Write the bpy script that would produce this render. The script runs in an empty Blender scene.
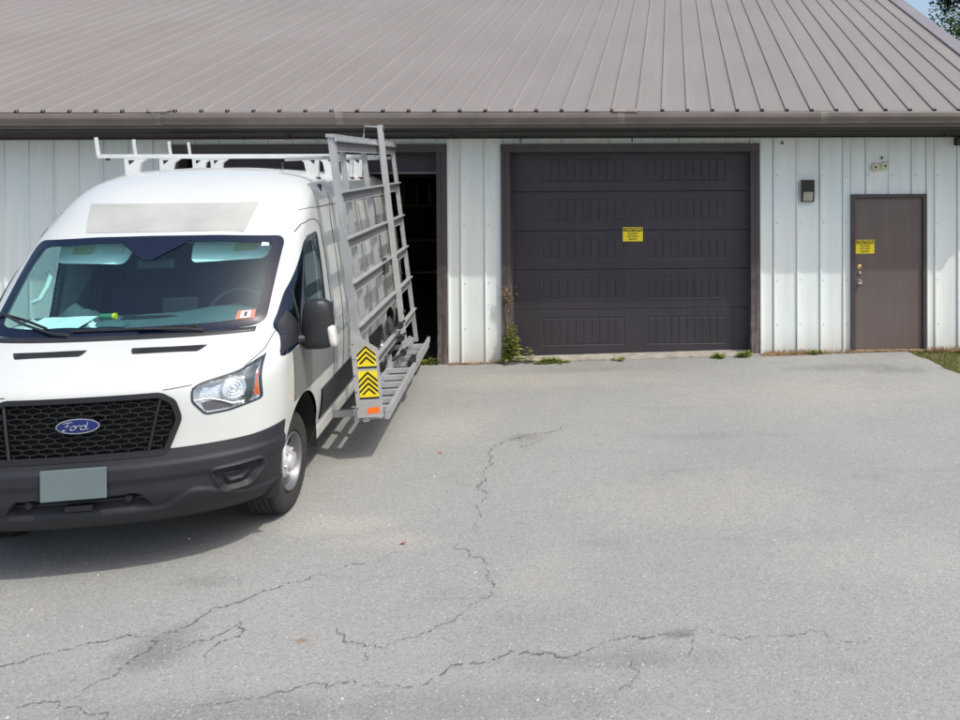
import bpy, bmesh, math, random
import numpy as np
from mathutils import Vector, Matrix
rnd = random.Random(7)
R = math.radians
SC = bpy.context.scene
COL = SC.collection

# ---------------------------------------------------------------- camera
CAM = (-1.1188, -10.649, 2.5815)
YAW, PIT, ROL = .0394, -.0104, -.0041
FPX, PPX, PPY = 820.47, 705.98, 168.49           # for the 960 x 720 photograph
def cam_axes():
    f = np.array([math.sin(YAW)*math.cos(PIT), math.cos(YAW)*math.cos(PIT), math.sin(PIT)])
    r = np.array([math.cos(YAW), -math.sin(YAW), 0.0]); u = np.cross(r, f)
    return (r*math.cos(ROL)+u*math.sin(ROL), -r*math.sin(ROL)+u*math.cos(ROL), f)
cr, cu, cf = cam_axes()
cd = bpy.data.cameras.new('camera'); cam = bpy.data.objects.new('camera', cd); COL.objects.link(cam)
cam.matrix_world = Matrix(((cr[0], cu[0], -cf[0], CAM[0]), (cr[1], cu[1], -cf[1], CAM[1]), (cr[2], cu[2], -cf[2], CAM[2]), (0, 0, 0, 1)))
cd.sensor_fit = 'HORIZONTAL'; cd.sensor_width = 36; cd.lens = FPX/960*36
cd.shift_x = -(PPX-480)/960; cd.shift_y = -(360-PPY)/960
cd.clip_start = .05; cd.clip_end = 2000
SC.camera = cam

# ---------------------------------------------------------------- sky, sun, exposure
SUN_EL, SUN_AZ = R(56.8), R(55.5)                   # azimuth measured from -Y (towards the camera) to +X
sd = Vector((math.sin(SUN_AZ)*math.cos(SUN_EL), -math.cos(SUN_AZ)*math.cos(SUN_EL), math.sin(SUN_EL)))
W = bpy.data.worlds.new('World'); SC.world = W; W.use_nodes = True
nt = W.node_tree; bg = nt.nodes['Background']; sky = nt.nodes.new('ShaderNodeTexSky')
sky.sky_type = 'NISHITA'; sky.sun_disc = False; sky.sun_elevation = SUN_EL
sky.sun_rotation = math.atan2(sd.x, sd.y); sky.air_density = 1.0; sky.dust_density = 4.0; sky.ozone_density = 1.0
nt.links.new(sky.outputs[0], bg.inputs[0]); bg.inputs[1].default_value = .15
sl = bpy.data.lights.new('sun', 'SUN'); sl.energy = 2.0; sl.angle = R(.53); sl.color = (1, .955, .885)
so = bpy.data.objects.new('sun', sl); COL.objects.link(so)
so.rotation_euler = (-sd).to_track_quat('-Z', 'Y').to_euler(); so.location = (6, -8, 12)
SC.view_settings.view_transform = 'Standard'; SC.view_settings.look = 'None'
SC.view_settings.gamma = 1; SC.view_settings.use_curve_mapping = False
SC.view_settings.exposure = .49

# ---------------------------------------------------------------- helpers
def tag(o, label=None, cat=None, group=None, kind=None):
    if label: o['label'] = label
    if cat: o['category'] = cat
    if group: o['group'] = group
    if kind: o['kind'] = kind
    return o
def empty(name, loc=(0, 0, 0), rz=0, parent=None):
    o = bpy.data.objects.new(name, None); COL.objects.link(o); o.location = loc; o.rotation_euler = (0, 0, rz)
    o.empty_display_size = .1; o.parent = parent
    return o
def link(name, me, parent=None, loc=None):
    o = bpy.data.objects.new(name, me); COL.objects.link(o); o.parent = parent
    if loc: o.location = loc
    return o
class MB:
    def __init__(s): s.v = []; s.f = []
    def add(s, vs, fs):
        n = len(s.v); s.v += [tuple(map(float, p)) for p in vs]; s.f += [tuple(i+n for i in f) for f in fs]; return s
    def box(s, a, b, bev=0):
        (x0, y0, z0), (x1, y1, z1) = a, b
        x0, x1 = min(x0, x1), max(x0, x1); y0, y1 = min(y0, y1), max(y0, y1); z0, z1 = min(z0, z1), max(z0, z1)
        if bev <= 0:
            return s.add([(x0,y0,z0),(x1,y0,z0),(x1,y1,z0),(x0,y1,z0),(x0,y0,z1),(x1,y0,z1),(x1,y1,z1),(x0,y1,z1)],
                  [(3,2,1,0),(4,5,6,7),(0,1,5,4),(1,2,6,5),(2,3,7,6),(3,0,4,7)])
        bm = bmesh.new(); bmesh.ops.create_cube(bm, size=1)
        for v in bm.verts: v.co = Vector(((x0+x1)/2+v.co.x*(x1-x0), (y0+y1)/2+v.co.y*(y1-y0), (z0+z1)/2+v.co.z*(z1-z0)))
        bmesh.ops.bevel(bm, geom=list(bm.edges), offset=bev, segments=2, affect='EDGES', profile=.6)
        s.bm(bm); return s
    def bm(s, bm, M=None):
        bm.verts.index_update()
        s.add([(M @ v.co if M else v.co) for v in bm.verts], [[v.index for v in f.verts] for f in bm.faces]); bm.free(); return s
    def grid(s, P, close_u=False, flip=False):
        # P[i][j] points
        ni, nj = len(P), len(P[0]); vs = [p for r in P for p in r]; fs = []
        for i in range(ni if close_u else ni-1):
            for j in range(nj-1):
                a, b, c, d = i*nj+j, ((i+1) % ni)*nj+j, ((i+1) % ni)*nj+j+1, i*nj+j+1
                fs.append((a, d, c, b) if flip else (a, b, c, d))
        return s.add(vs, fs)
    def tube(s, path, r, n=6, closed=False, cap=True, sq=False):
        path = [Vector(p) for p in path]; m = len(path); rings = []
        up = Vector((0, 0, 1))
        for i, p in enumerate(path):
            a = path[(i-1) % m] if (closed or i > 0) else p; b = path[(i+1) % m] if (closed or i < m-1) else p
            t = (b-a).normalized(); u_ = up if abs(t.z) < .95 else Vector((1, 0, 0))
            x = t.cross(u_).normalized(); y = x.cross(t)
            rr = r[i] if isinstance(r, (list, tuple)) else r
            off = math.pi/4 if n == 4 else 0
            rings.append([p+x*rr*math.cos(off+2*math.pi*k/n)+y*rr*math.sin(off+2*math.pi*k/n) for k in range(n)])
        base = len(s.v); s.v += [tuple(q) for rg in rings for q in rg]
        for i in range(m if closed else m-1):
            for k in range(n):
                i2 = (i+1) % m
                s.f.append((base+i*n+k, base+i*n+(k+1) % n, base+i2*n+(k+1) % n, base+i2*n+k))
        if cap and not closed:
            s.f.append(tuple(base+k for k in range(n))[::-1]); s.f.append(tuple(base+(m-1)*n+k for k in range(n)))
        return s
    def bar(s, p, q, w, h=None, up=(0, 0, 1)):
        # rectangular bar from p to q; w across, h along 'up'
        p, q = Vector(p), Vector(q); h = h or w; t = (q-p).normalized(); up = Vector(up)
        x = t.cross(up).normalized()*w/2; y = x.cross(t).normalized()*h/2
        vs = [p-x-y, p+x-y, p+x+y, p-x+y, q-x-y, q+x-y, q+x+y, q-x+y]
        return s.add(vs, [(3,2,1,0),(4,5,6,7),(0,1,5,4),(1,2,6,5),(2,3,7,6),(3,0,4,7)])
    def lathe(s, prof, n=32, axis='z', c=(0, 0, 0), a0=0, a1=2*math.pi):
        full = abs(a1-a0-2*math.pi) < 1e-6; m = n if full else n+1; P = []
        for k in range(m):
            t = a0+(a1-a0)*k/n; row = []
            for r, z in prof:
                p = (r*math.cos(t), r*math.sin(t), z)
                if axis == 'x': p = (p[2], p[0], p[1])
                if axis == 'y': p = (p[0], p[2], p[1])
                row.append((p[0]+c[0], p[1]+c[1], p[2]+c[2]))
            P.append(row)
        return s.grid(P, close_u=full)
    def prism(s, poly, d, f):
        # poly: 2D points, f(x,y,depth)->3D, extruded from depth 0 to d
        n = len(poly)
        vs = [f(x, y, 0) for x, y in poly]+[f(x, y, d) for x, y in poly]
        return s.add(vs, [tuple(range(n))[::-1], tuple(range(n, 2*n))]+[(i, (i+1) % n, n+(i+1) % n, n+i) for i in range(n)])
    def mesh(s, name, m=None, smooth=None, fix=True):
        me = bpy.data.meshes.new(name); me.from_pydata(s.v, [], s.f)
        if fix:
            bm = bmesh.new(); bm.from_mesh(me); bmesh.ops.recalc_face_normals(bm, faces=bm.faces); bm.to_mesh(me); bm.free()
        if m: me.materials.append(m)
        if smooth is not None:
            me.polygons.foreach_set('use_smooth', [True]*len(me.polygons)); me.set_sharp_from_angle(angle=R(smooth))
        me.update(); return me
    def build(s, name, m=None, parent=None, smooth=None, fix=True, loc=None):
        return link(name, s.mesh(name, m, smooth, fix), parent, loc)

# ---------------------------------------------------------------- materials
MATS = {}
class NB:
    def __init__(s, name):
        s.m = bpy.data.materials.new(name); s.m.use_nodes = True; s.t = s.m.node_tree; s.b = s.t.nodes['Principled BSDF']; s.out = s.t.nodes['Material Output']
        s.tc = s.t.nodes.new('ShaderNodeTexCoord'); s.co = s.tc.outputs['Object']
    def n(s, typ, **k):
        x = s.t.nodes.new(typ)
        for a, v in k.items(): setattr(x, a, v)
        return x
    def l(s, a, b): s.t.links.new(a, b)
    def noise(s, sc, det=4, rough=.55, vec=None, dist=0):
        x = s.n('ShaderNodeTexNoise'); x.inputs['Scale'].default_value = sc; x.inputs['Detail'].default_value = det
        x.inputs['Roughness'].default_value = rough; x.inputs['Distortion'].default_value = dist; s.l(vec or s.co, x.inputs['Vector']); return x.outputs[0]
    def scale(s, v, loc=(0, 0, 0)):
        x = s.n('ShaderNodeMapping'); x.inputs['Scale'].default_value = v; x.inputs['Location'].default_value = loc; s.l(s.co, x.inputs[0]); return x.outputs[0]
    def ramp(s, f, pts):
        x = s.n('ShaderNodeValToRGB'); e = x.color_ramp.elements
        while len(e) < len(pts): e.new(.5)
        for i, (p, c) in enumerate(pts): e[i].position = p; e[i].color = (c, c, c, 1) if not hasattr(c, '__len__') else (*c, 1)
        s.l(f, x.inputs[0]); return x.outputs[0]
    def mix(s, f, a, b, mode='MIX'):
        x = s.n('ShaderNodeMix', data_type='RGBA', blend_type=mode)
        for sock, v in ((x.inputs[0], f), (x.inputs[6], a), (x.inputs[7], b)):
            if hasattr(v, 'is_linked'): s.l(v, sock)
            elif hasattr(v, '__len__'): sock.default_value = (*v, 1)
            else: sock.default_value = v
        return x.outputs[2]
    def math(s, op, a, b=0.0, c=0.0, clamp=False):
        x = s.n('ShaderNodeMath', operation=op, use_clamp=clamp)
        for i, v in enumerate((a, b, c)):
            if hasattr(v, 'is_linked'): s.l(v, x.inputs[i])
            else: x.inputs[i].default_value = v
        return x.outputs[0]
    def bump(s, h, st=.3, d=.01, nrm=None):
        x = s.n('ShaderNodeBump'); x.inputs['Strength'].default_value = st; x.inputs['Distance'].default_value = d
        s.l(h, x.inputs['Height'])
        if nrm: s.l(nrm, x.inputs['Normal'])
        s.l(x.outputs[0], s.b.inputs['Normal']); return x.outputs[0]
    def set(s, **k):
        for a, v in k.items():
            i = s.b.inputs[a.replace('_', ' ')]
            if hasattr(v, 'is_linked'): s.l(v, i)
            elif hasattr(v, '__len__'): i.default_value = (*v, 1)
            else: i.default_value = v
        return s
def plain(name, col, rough=.5, metal=0, var=.12, sc=6, bump=0, bsc=60, coat=0):
    if name in MATS: return MATS[name]
    b = NB(name); f = b.noise(sc, 5, .6)
    c = b.mix(b.ramp(f, [(.3, 0), (.7, 1)]), tuple(x*(1-var) for x in col), tuple(min(1, x*(1+var)) for x in col))
    b.set(Base_Color=c, Metallic=metal, Roughness=b.math('ADD', rough-.06, b.math('MULTIPLY', f, .12), clamp=True))
    if coat: b.set(Coat_Weight=coat, Coat_Roughness=.04)
    if bump: b.bump(b.noise(bsc, 3), bump, .004)
    MATS[name] = b.m; return b.m
def glass(name, tint, rough=.0, ior=1.5, refl=1.0):
    if name in MATS: return MATS[name]
    b = NB(name); b.t.nodes.remove(b.b)
    tr = b.n('ShaderNodeBsdfTransparent'); tr.inputs[0].default_value = (*tint, 1)
    gl = b.n('ShaderNodeBsdfGlossy'); gl.inputs['Roughness'].default_value = rough; gl.inputs[0].default_value = (refl*.72, refl*.9, refl, 1)
    lw = b.n('ShaderNodeLayerWeight'); lw.inputs[0].default_value = .5; r0 = ((ior-1)/(ior+1))**2
    fr = b.math('ADD', b.math('MULTIPLY', b.math('POWER', lw.outputs['Facing'], 5.0), 1-r0), r0*1.8)
    mx = b.n('ShaderNodeMixShader'); b.l(fr, mx.inputs[0]); b.l(tr.outputs[0], mx.inputs[1]); b.l(gl.outputs[0], mx.inputs[2])
    b.l(mx.outputs[0], b.out.inputs[0]); MATS[name] = b.m; return b.m

def m_asphalt():
    b = NB('asphalt'); co = b.co
    big = b.noise(.35, 5, .6); mid = b.noise(2.2, 6, .65); fine = b.noise(150, 3, .7); spk = b.n('ShaderNodeTexVoronoi'); spk.inputs['Scale'].default_value = 130; b.l(co, spk.inputs['Vector'])
    spk2 = b.n('ShaderNodeTexVoronoi'); spk2.inputs['Scale'].default_value = 60; b.l(co, spk2.inputs['Vector'])
    c = b.mix(b.ramp(big, [(.35, 0), (.68, 1)]), (.285, .291, .278), (.325, .329, .312))
    c = b.mix(b.math('MULTIPLY', b.ramp(mid, [(.5, 0), (.75, 1)]), .5), c, (.35, .34, .31))
    c = b.mix(b.math('MULTIPLY', b.ramp(b.noise(.8, 5, .65, b.scale((1, 2.4, 1), (3, 9, 0))), [(.56, 0), (.72, 1)]), .35), c, (.20, .20, .198))
    # pale dusty tyre tracks and dark worn spots with their own shapes
    def spot(x, y, rx, ry, hard=1.0):
        v = b.n('ShaderNodeVectorMath', operation='SUBTRACT'); b.l(co, v.inputs[0]); v.inputs[1].default_value = (x, y, 0)
        w = b.n('ShaderNodeVectorMath', operation='MULTIPLY'); b.l(v.outputs[0], w.inputs[0]); w.inputs[1].default_value = (1/rx, 1/ry, 0)
        q = b.n('ShaderNodeVectorMath', operation='LENGTH'); b.l(w.outputs[0], q.inputs[0])
        d = b.math('ADD', b.math('ADD', q.outputs['Value'], b.math('MULTIPLY', b.math('SUBTRACT', b.noise(5, 5, .7), .5), 1.5)), b.math('MULTIPLY', b.math('SUBTRACT', b.noise(55, 3, .7), .5), 1.6))
        return b.ramp(d, [(.35, 1), (1.0, 0)])
    for x, y, rx, ry, k in [(-3.55, -4.75, .55, .22, .5), (-3.05, -5.0, .5, .15, .35), (-2.6, -.9, 1.8, .5, .4), (-3.3, -2.6, .5, .7, .35), (.5, -1.8, 2.0, .8, .25), (-.9, -4.4, 1.3, .7, .28), (.1, -5.4, .9, .5, .22), (-1.9, -5.5, .4, .5, .2)]:
        c = b.mix(b.math('MULTIPLY', spot(x, y, rx, ry), k), c, (.42, .40, .345))
    for x, y, rx, ry, k in [(-2.5, -2.95, .22, .14, .6), (-3.87, -6.2, .22, .3, .7), (-1.09, -6.2, .1, .06, .8), (1.0, -.75, 1.0, .2, .55), (1.6, -.95, .5, .16, .5), (-4.0, -5.5, .25, .12, .45), (-2.2, -6.75, 1.2, .2, .35), (-3.3, -6.75, .9, .18, .4), (-1.4, -6.42, .7, .1, .35), (-2.2, -.5, 1.2, .18, .3), (-.9, -3.0, .7, .12, .2)]:
        c = b.mix(b.math('MULTIPLY', spot(x, y, rx, ry), k*.7), c, (.13, .13, .13))
    c = b.mix(b.math('MULTIPLY', spot(-3.13, -6.17, .05, .04), .8), c, (.22, .14, .07))
    # stones in the worn surface
    s1 = b.ramp(spk.outputs['Color'], [(.35, 0), (.8, 1)])
    st = b.n('ShaderNodeSeparateColor'); b.l(spk.outputs['Color'], st.inputs[0])
    st2 = b.n('ShaderNodeSeparateColor'); b.l(spk2.outputs['Color'], st2.inputs[0])
    val = b.math('ADD', b.math('MULTIPLY', st.outputs[0], .8), .6)
    c = b.mix(1.0, c, b.ramp(st.outputs[0], [(0, .66), (.45, .93), (1, 1.0)]), 'MULTIPLY')
    c = b.mix(b.math('MULTIPLY', b.ramp(st2.outputs[1], [(.86, 0), (.95, 1)]), b.ramp(spk2.outputs['Distance'], [(.2, .85), (.42, 0)])), c, (.46, .455, .43))
    c = b.mix(b.math('MULTIPLY', b.ramp(fine, [(.55, 0), (.75, 1)]), .32), c, (.16, .16, .158))
    b.set(Base_Color=c, Roughness=.88, Specular_IOR_Level=.3)
    h = b.math('ADD', b.math('MULTIPLY', b.math('SUBTRACT', 1.0, spk.outputs['Distance']), .5), b.math('MULTIPLY', fine, .6))
    h = b.math('ADD', h, b.math('MULTIPLY', b.noise(9, 4), .8))
    b.bump(h, .55, .006); return b.m
def m_siding():
    b = NB('painted_siding'); wc = b.n('ShaderNodeNewGeometry').outputs['Position']
    streak = b.noise(1, 5, .6, b.n('ShaderNodeMapping').outputs[0])
    mp = b.n('ShaderNodeMapping'); mp.inputs['Scale'].default_value = (9, 1, .5); b.l(wc, mp.inputs[0]); streak = b.noise(1, 5, .65, mp.outputs[0])
    mp2 = b.n('ShaderNodeMapping'); mp2.inputs['Scale'].default_value = (1.1, 1, .6); b.l(wc, mp2.inputs[0]); pan = b.noise(1.3, 3, .5, mp2.outputs[0])
    c = b.mix(b.ramp(pan, [(.3, 0), (.7, 1)]), (.71, .79, .77), (.78, .81, .765))
    c = b.mix(b.math('MULTIPLY', b.ramp(streak, [(.45, 0), (.75, 1)]), .45), c, (.64, .64, .57))
    c = b.mix(b.math('MULTIPLY', b.ramp(b.noise(26, 4, .7, wc), [(.62, 0), (.78, 1)]), .28), c, (.42, .41, .36))
    sx = b.n('ShaderNodeSeparateXYZ'); b.l(wc, sx.inputs[0])
    low = b.math('MULTIPLY', b.math('SUBTRACT', .42, sx.outputs[2], clamp=True), b.math('MULTIPLY', b.noise(5, 5, .7, wc), 1.6))
    c = b.mix(b.math('MINIMUM', low, .7), c, (.36, .30, .22))
    b.set(Base_Color=c, Roughness=.42); b.bump(b.noise(2.5, 3, .5, wc), .12, .02); return b.m
def m_roof():
    b = NB('roof_metal'); wc = b.n('ShaderNodeNewGeometry').outputs['Position']
    mp = b.n('ShaderNodeMapping'); mp.inputs['Scale'].default_value = (6, .35, .35); b.l(wc, mp.inputs[0])
    s = b.noise(1, 5, .65, mp.outputs[0]); g = b.noise(.5, 4, .5, wc)
    c = b.mix(b.ramp(g, [(.3, 0), (.7, 1)]), (.200, .179, .163), (.220, .200, .184))
    c = b.mix(b.math('MULTIPLY', b.ramp(s, [(.48, 0), (.72, 1)]), .22), c, (.29, .272, .255))
    c = b.mix(b.math('MULTIPLY', b.ramp(b.noise(40, 3, .7, wc), [(.62, 0), (.75, 1)]), .3), c, (.12, .105, .1))
    b.set(Base_Color=c, Roughness=.50, Metallic=.0, Specular_IOR_Level=.4); b.bump(b.noise(3, 3, .5, wc), .10, .02); return b.m
def m_door(name, col, var, sc):
    b = NB(name); wc = b.n('ShaderNodeNewGeometry').outputs['Position']
    f = b.noise(sc, 5, .6, wc)
    mp = b.n('ShaderNodeMapping'); mp.inputs['Scale'].default_value = (14, 14, 1.2); b.l(wc, mp.inputs[0])
    g = b.noise(1, 4, .6, mp.outputs[0])
    c = b.mix(b.ramp(f, [(.3, 0), (.7, 1)]), tuple(x*(1-var) for x in col), tuple(x*(1+var) for x in col))
    c = b.mix(b.math('MULTIPLY', b.ramp(g, [(.5, 0), (.8, 1)]), .3), c, tuple(x*1.5+.01 for x in col))
    b.set(Base_Color=c, Roughness=.5); b.bump(b.noise(120, 2, .5, wc), .08, .002); return b.m
def m_paint():
    b = NB('van_white_paint'); f = b.noise(1.7, 4, .6); g = b.noise(30, 4, .7)
    c = b.mix(b.ramp(f, [(.3, 0), (.7, 1)]), (.51, .54, .525), (.535, .56, .54))
    sx = b.n('ShaderNodeSeparateXYZ'); b.l(b.co, sx.inputs[0])
    dirt = b.math('MULTIPLY', b.ramp(b.math('ADD', sx.outputs[2], b.math('MULTIPLY', b.math('SUBTRACT', f, .5), .7)), [(.45, 1), (.95, 0)]), .4)
    c = b.mix(dirt, c, (.50, .47, .41))
    c = b.mix(b.math('MULTIPLY', b.ramp(g, [(.66, 0), (.74, 1)]), .18), c, (.45, .43, .38))
    b.set(Base_Color=c, Roughness=.35, Coat_Weight=.55, Coat_Roughness=.04); b.bump(b.noise(1.2, 2), .02, .02); return b.m
def m_leaf(name, c0, c1, sc=2.0):
    b = NB(name); oi = b.n('ShaderNodeNewGeometry')
    f = b.noise(sc, 4, .6)
    c = b.mix(b.ramp(f, [(.3, 0), (.7, 1)]), c0, c1); c = b.mix(oi.outputs['Random Per Island'], c, tuple(x*.6 for x in c0))
    b.set(Base_Color=c, Roughness=.55)
    tl = b.n('ShaderNodeBsdfTranslucent'); b.l(c, tl.inputs[0]); mx = b.n('ShaderNodeMixShader'); mx.inputs[0].default_value = .4
    b.l(b.b.outputs[0], mx.inputs[1]); b.l(tl.outputs[0], mx.inputs[2]); b.l(mx.outputs[0], b.out.inputs[0]); return b.m
ASPH, SIDING, ROOF, PAINT = m_asphalt(), m_siding(), m_roof(), m_paint()
GDOOR = m_door('garage_door_paint', (.035, .030, .038), .16, 1.1)
EDOOR = m_door('entry_door_paint', (.125, .098, .088), .10, 1.2)
TRIM = plain('brown_trim', (.060, .049, .048), .5, 0, .25, 5, .15, 30)
GUTTER = plain('gutter_paint', (.175, .150, .130), .45, 0, .16, 3, .05, 20)
DARK = plain('dark_recess', (.012, .012, .013), .8)
WOODT = plain('weathered_jamb', (.105, .086, .080), .75, 0, .3, 9, .5, 40)
CONC = plain('concrete', (.33, .31, .27), .85, 0, .25, 7, .4, 50)
BLKP = plain('black_plastic', (.020, .021, .024), .45, 0, .15, 12, .1, 220)
GRB = plain('grille_plastic', (.008, .008, .010), .5, 0, .15, 12)
BUMPM = plain('bumper_plastic', (.015, .0165, .021), .62, 0, .14, 5, .10, 260)
RUBBER = plain('rubber', (.028, .027, .026), .8, 0, .25, 14, .2, 80)
FRIT = plain('black_frit', (.005, .010, .026), .12, 0, .05)
CHROME = plain('chrome', (.75, .76, .78), .12, 1, .05)
STEEL = plain('painted_steel_wheel', (.20, .20, .21), .45, .6, .15, 9)
ALU = plain('aluminium', (.37, .385, .39), .5, .3, .12, 7, .05, 40)
ALUW = plain('white_powder_coat', (.60, .63, .63), .4, 0, .08, 7)
ALUG = plain('grey_sheet_metal', (.40, .405, .40), .5, .1, .1, 7)
WGLASS = glass('windshield_glass', (.66, .95, .95), .0, 1.48)
SGLASS = glass('side_glass', (.58, .68, .67), .0, 1.5)
LENS = glass('lamp_lens', (.95, .97, .98), .0, 1.4)
AMBER = plain('amber_lens', (.65, .10, .012), .2, 0, .1)
YEL = plain('sign_yellow', (.85, .68, .015), .45, 0, .08, 9)
BLK = plain('sign_black', (.014, .013, .012), .5)
GREYP = plain('grey_plate', (.135, .175, .18), .5, 0, .06)
GREYD = plain('grey_decal', (.15, .16, .16), .45, 0, .06)
DASH = plain('dashboard', (.085, .12, .125), .6, 0, .15, 10, .15, 160)
LINER = plain('cabin_trim', (.62, .65, .63), .8)
SEATM = plain('seat_fabric', (.012, .024, .040), .9)
PAPER = plain('paper', (.75, .76, .74), .7)
ORANGE = plain('orange_reflector', (.85, .16, .015), .3)
BRASS = plain('brass', (.72, .50, .18), .28, .9)
LEAF = m_leaf('weed_leaf', (.30, .38, .06), (.50, .54, .14), 20)
DRY = plain('dry_litter', (.36, .24, .13), .9, 0, .5, 9)
BARK = plain('bark', (.07, .05, .035), .9, 0, .3, 12, .5, 30)
TLEAF = m_leaf('tree_leaf_dark', (.018, .052, .014), (.045, .095, .022), .8)
TLEAF2 = m_leaf('tree_leaf_light', (.06, .12, .02), (.14, .21, .04), .8)

# ================================================================ THE SETTING
def gz(x, y):       # the lot rises a little towards the right-hand part of the building
    k = max(0, min(1, (y+3.2)/3.0)); k = k*k*(3-2*k)
    return k*max(-.03, min(.065, .0166*(x+2.2)))
def lerp(a, b, t): return a+(b-a)*t
# far ground: one sheet to the horizon
g = MB(); P = []
xs = [-500, -150, -60, -30, -16, -8, 0, 2, 4, 8, 16, 30, 60, 150, 500]; ys = [-500, -150, -60, -30, -16, -8, -4, 0, 4, 8, 16, 30, 60, 150, 500]
for x in xs: P.append([(x, y, -.09) for y in ys])
g.grid(P)
b = NB('soil_and_grass'); f = b.noise(.4, 6, .65)
b.set(Base_Color=b.mix(b.ramp(f, [(.35, 0), (.65, 1)]), (.06, .085, .022), (.13, .105, .06)), Roughness=.95); b.bump(b.noise(14, 4), .6, .03)
tag(g.build('ground', b.m), kind='structure')
# asphalt lot; the right border runs from the entry door towards the camera
def xr(y):  # right border of the asphalt
    pts = [(-60, 14), (-12, 6.2), (-3.0, 2.95), (-1.15, 2.24), (-.24, 1.97), (.2, 1.95)]
    return np.interp(y, [p[0] for p in pts], [p[1] for p in pts])
yy = list(np.linspace(-60, -10, 12))+list(np.linspace(-9, -.9, 28))+list(np.linspace(-.75, .02, 9))
P = []
for y in yy:
    row = []
    for t in list(np.linspace(0, .70, 8))+list(np.linspace(.75, 1, 40)):
        x = lerp(-70, xr(y)+.025*math.sin(y*9)+.015*math.sin(y*23), t); row.append((x, y, gz(x, y)))
    edge = row[-1]; row.append((edge[0]+.03, edge[1], edge[2]-.1))
    P.append(row)
ab = MB(); ab.grid(P)
asphalt = tag(ab.build('asphalt_lot', ASPH, smooth=40), kind='structure')
# cracks
bc = NB('crack_grit'); bc.set(Base_Color=(.115, .116, .117), Roughness=.95)
trn = bc.n('ShaderNodeBsdfTransparent'); mxs = bc.n('ShaderNodeMixShader')
bc.l(bc.ramp(bc.noise(130, 3, .7), [(.38, 0), (.56, .9)]), mxs.inputs[0]); bc.l(trn.outputs[0], mxs.inputs[1]); bc.l(bc.b.outputs[0], mxs.inputs[2]); bc.l(mxs.outputs[0], bc.out.inputs[0]); CRM = bc.m
def crack(pts, w=.012, depth=3, jag=.22, seed=0):
    r = random.Random(seed); pts = [Vector((*p, 0)) for p in pts]
    for it in range(depth):
        q = [pts[0]]
        for a, c in zip(pts, pts[1:]):
            d = c-a; m = (a+c)/2+Vector((-d.y, d.x, 0))*r.uniform(-jag, jag)
            q += [m, c]
        pts = q
    n = len(pts); L, Rr = [], []
    for i, p in enumerate(pts):
        a, c = pts[max(0, i-1)], pts[min(n-1, i+1)]; t = (c-a).normalized(); nn = Vector((-t.y, t.x, 0))
        e = min(1, min(i, n-1-i)/(n*.2)+.15); ww = w*e*r.uniform(.25, 1.25)/2
        z = gz(p.x, p.y)+.004
        L.append((p.x+nn.x*ww, p.y+nn.y*ww, z)); Rr.append((p.x-nn.x*ww, p.y-nn.y*ww, z))
    m = MB(); m.grid([L, Rr]); keep = []; on = True
    for f in m.f:
        if r.random() < .12: on = not on
        if on or r.random() < .55: keep.append(f)
    m.f = keep; return m.build('crack', CRM, asphalt)
CR = [([(-2.02, -2.55), (-2.2, -2.66), (-2.27, -2.8), (-2.32, -2.85), (-2.44, -2.84), (-2.56, -2.95), (-2.68, -3.08), (-2.76, -3.2), (-2.71, -3.53), (-2.69, -3.87), (-2.67, -4.17), (-2.58, -4.42), (-2.54, -4.72), (-2.51, -4.88)], .013),
      ([(-2.51, -4.88), (-2.59, -5.14), (-2.47, -5.22), (-2.31, -5.42), (-2.24, -5.6), (-2.23, -5.78), (-2.31, -5.89), (-2.43, -6.05), (-2.53, -6.17), (-2.65, -6.28)], .010),
      ([(-2.76, -3.2), (-2.62, -3.05), (-2.5, -3.22), (-2.4, -3.1), (-2.32, -2.95)], .009), ([(-2.56, -2.95), (-2.5, -3.12), (-2.42, -3.3)], .008),
      ([(-4.9, -6.55), (-4.58, -6.33), (-4.45, -6.24), (-4.26, -6.14), (-4.11, -6.05), (-3.95, -6.08)], .012),
      ([(-4.05, -6.62), (-3.93, -6.41), (-3.9, -6.22), (-3.81, -5.92), (-3.67, -5.77), (-3.42, -5.55), (-3.28, -5.44)], .022),
      ([(-3.28, -5.44), (-3.05, -5.3), (-2.9, -5.18)], .007), ([(-3.88, -6.3), (-3.7, -6.15), (-3.55, -5.98), (-3.48, -6.12), (-3.55, -6.35)], .010),
      ([(-2.6, -6.55), (-2.12, -6.42), (-1.83, -6.36), (-1.52, -6.28), (-1.2, -6.21), (-1.04, -6.18)], .020), ([(-1.04, -6.18), (-.66, -6.24), (-.3, -6.22), (.09, -6.3)], .006),
      ([(-3.4, -6.72), (-3.05, -6.6), (-2.6, -6.55)], .010), ([(-1.04, -6.18), (-1.02, -6.32), (-1.06, -6.42)], .008), ([(-3.0, -6.05), (-2.85, -6.2), (-2.75, -6.24), (-2.65, -6.28)], .012), ([(-2.75, -6.24), (-2.7, -6.38)], .008),
      ([(-1.35, -6.4), (-1.3, -6.55), (-1.42, -6.7)], .007), ([(-4.3, -6.75), (-3.9, -6.7), (-3.5, -6.78)], .008)]
for i, (p, w) in enumerate(CR): crack(p, min(w, .014)*1.15, 5, .26, i)
# concrete threshold strip in front of the closed garage door
thr = MB(); P = []
for i in range(31):
    x = lerp(-3.3, -.02, i/30); z = gz(x, -.05)
    P.append([(x, -.075-.02*math.sin(i*1.7)*.6, z-.05), (x, -.07-.018*math.sin(i*1.7), z+.018+.006*math.sin(i*2.3)), (x, .2, z+.04)])
thr.grid(P); tag(thr.build('garage_threshold', CONC, smooth=50), kind='structure')

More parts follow.
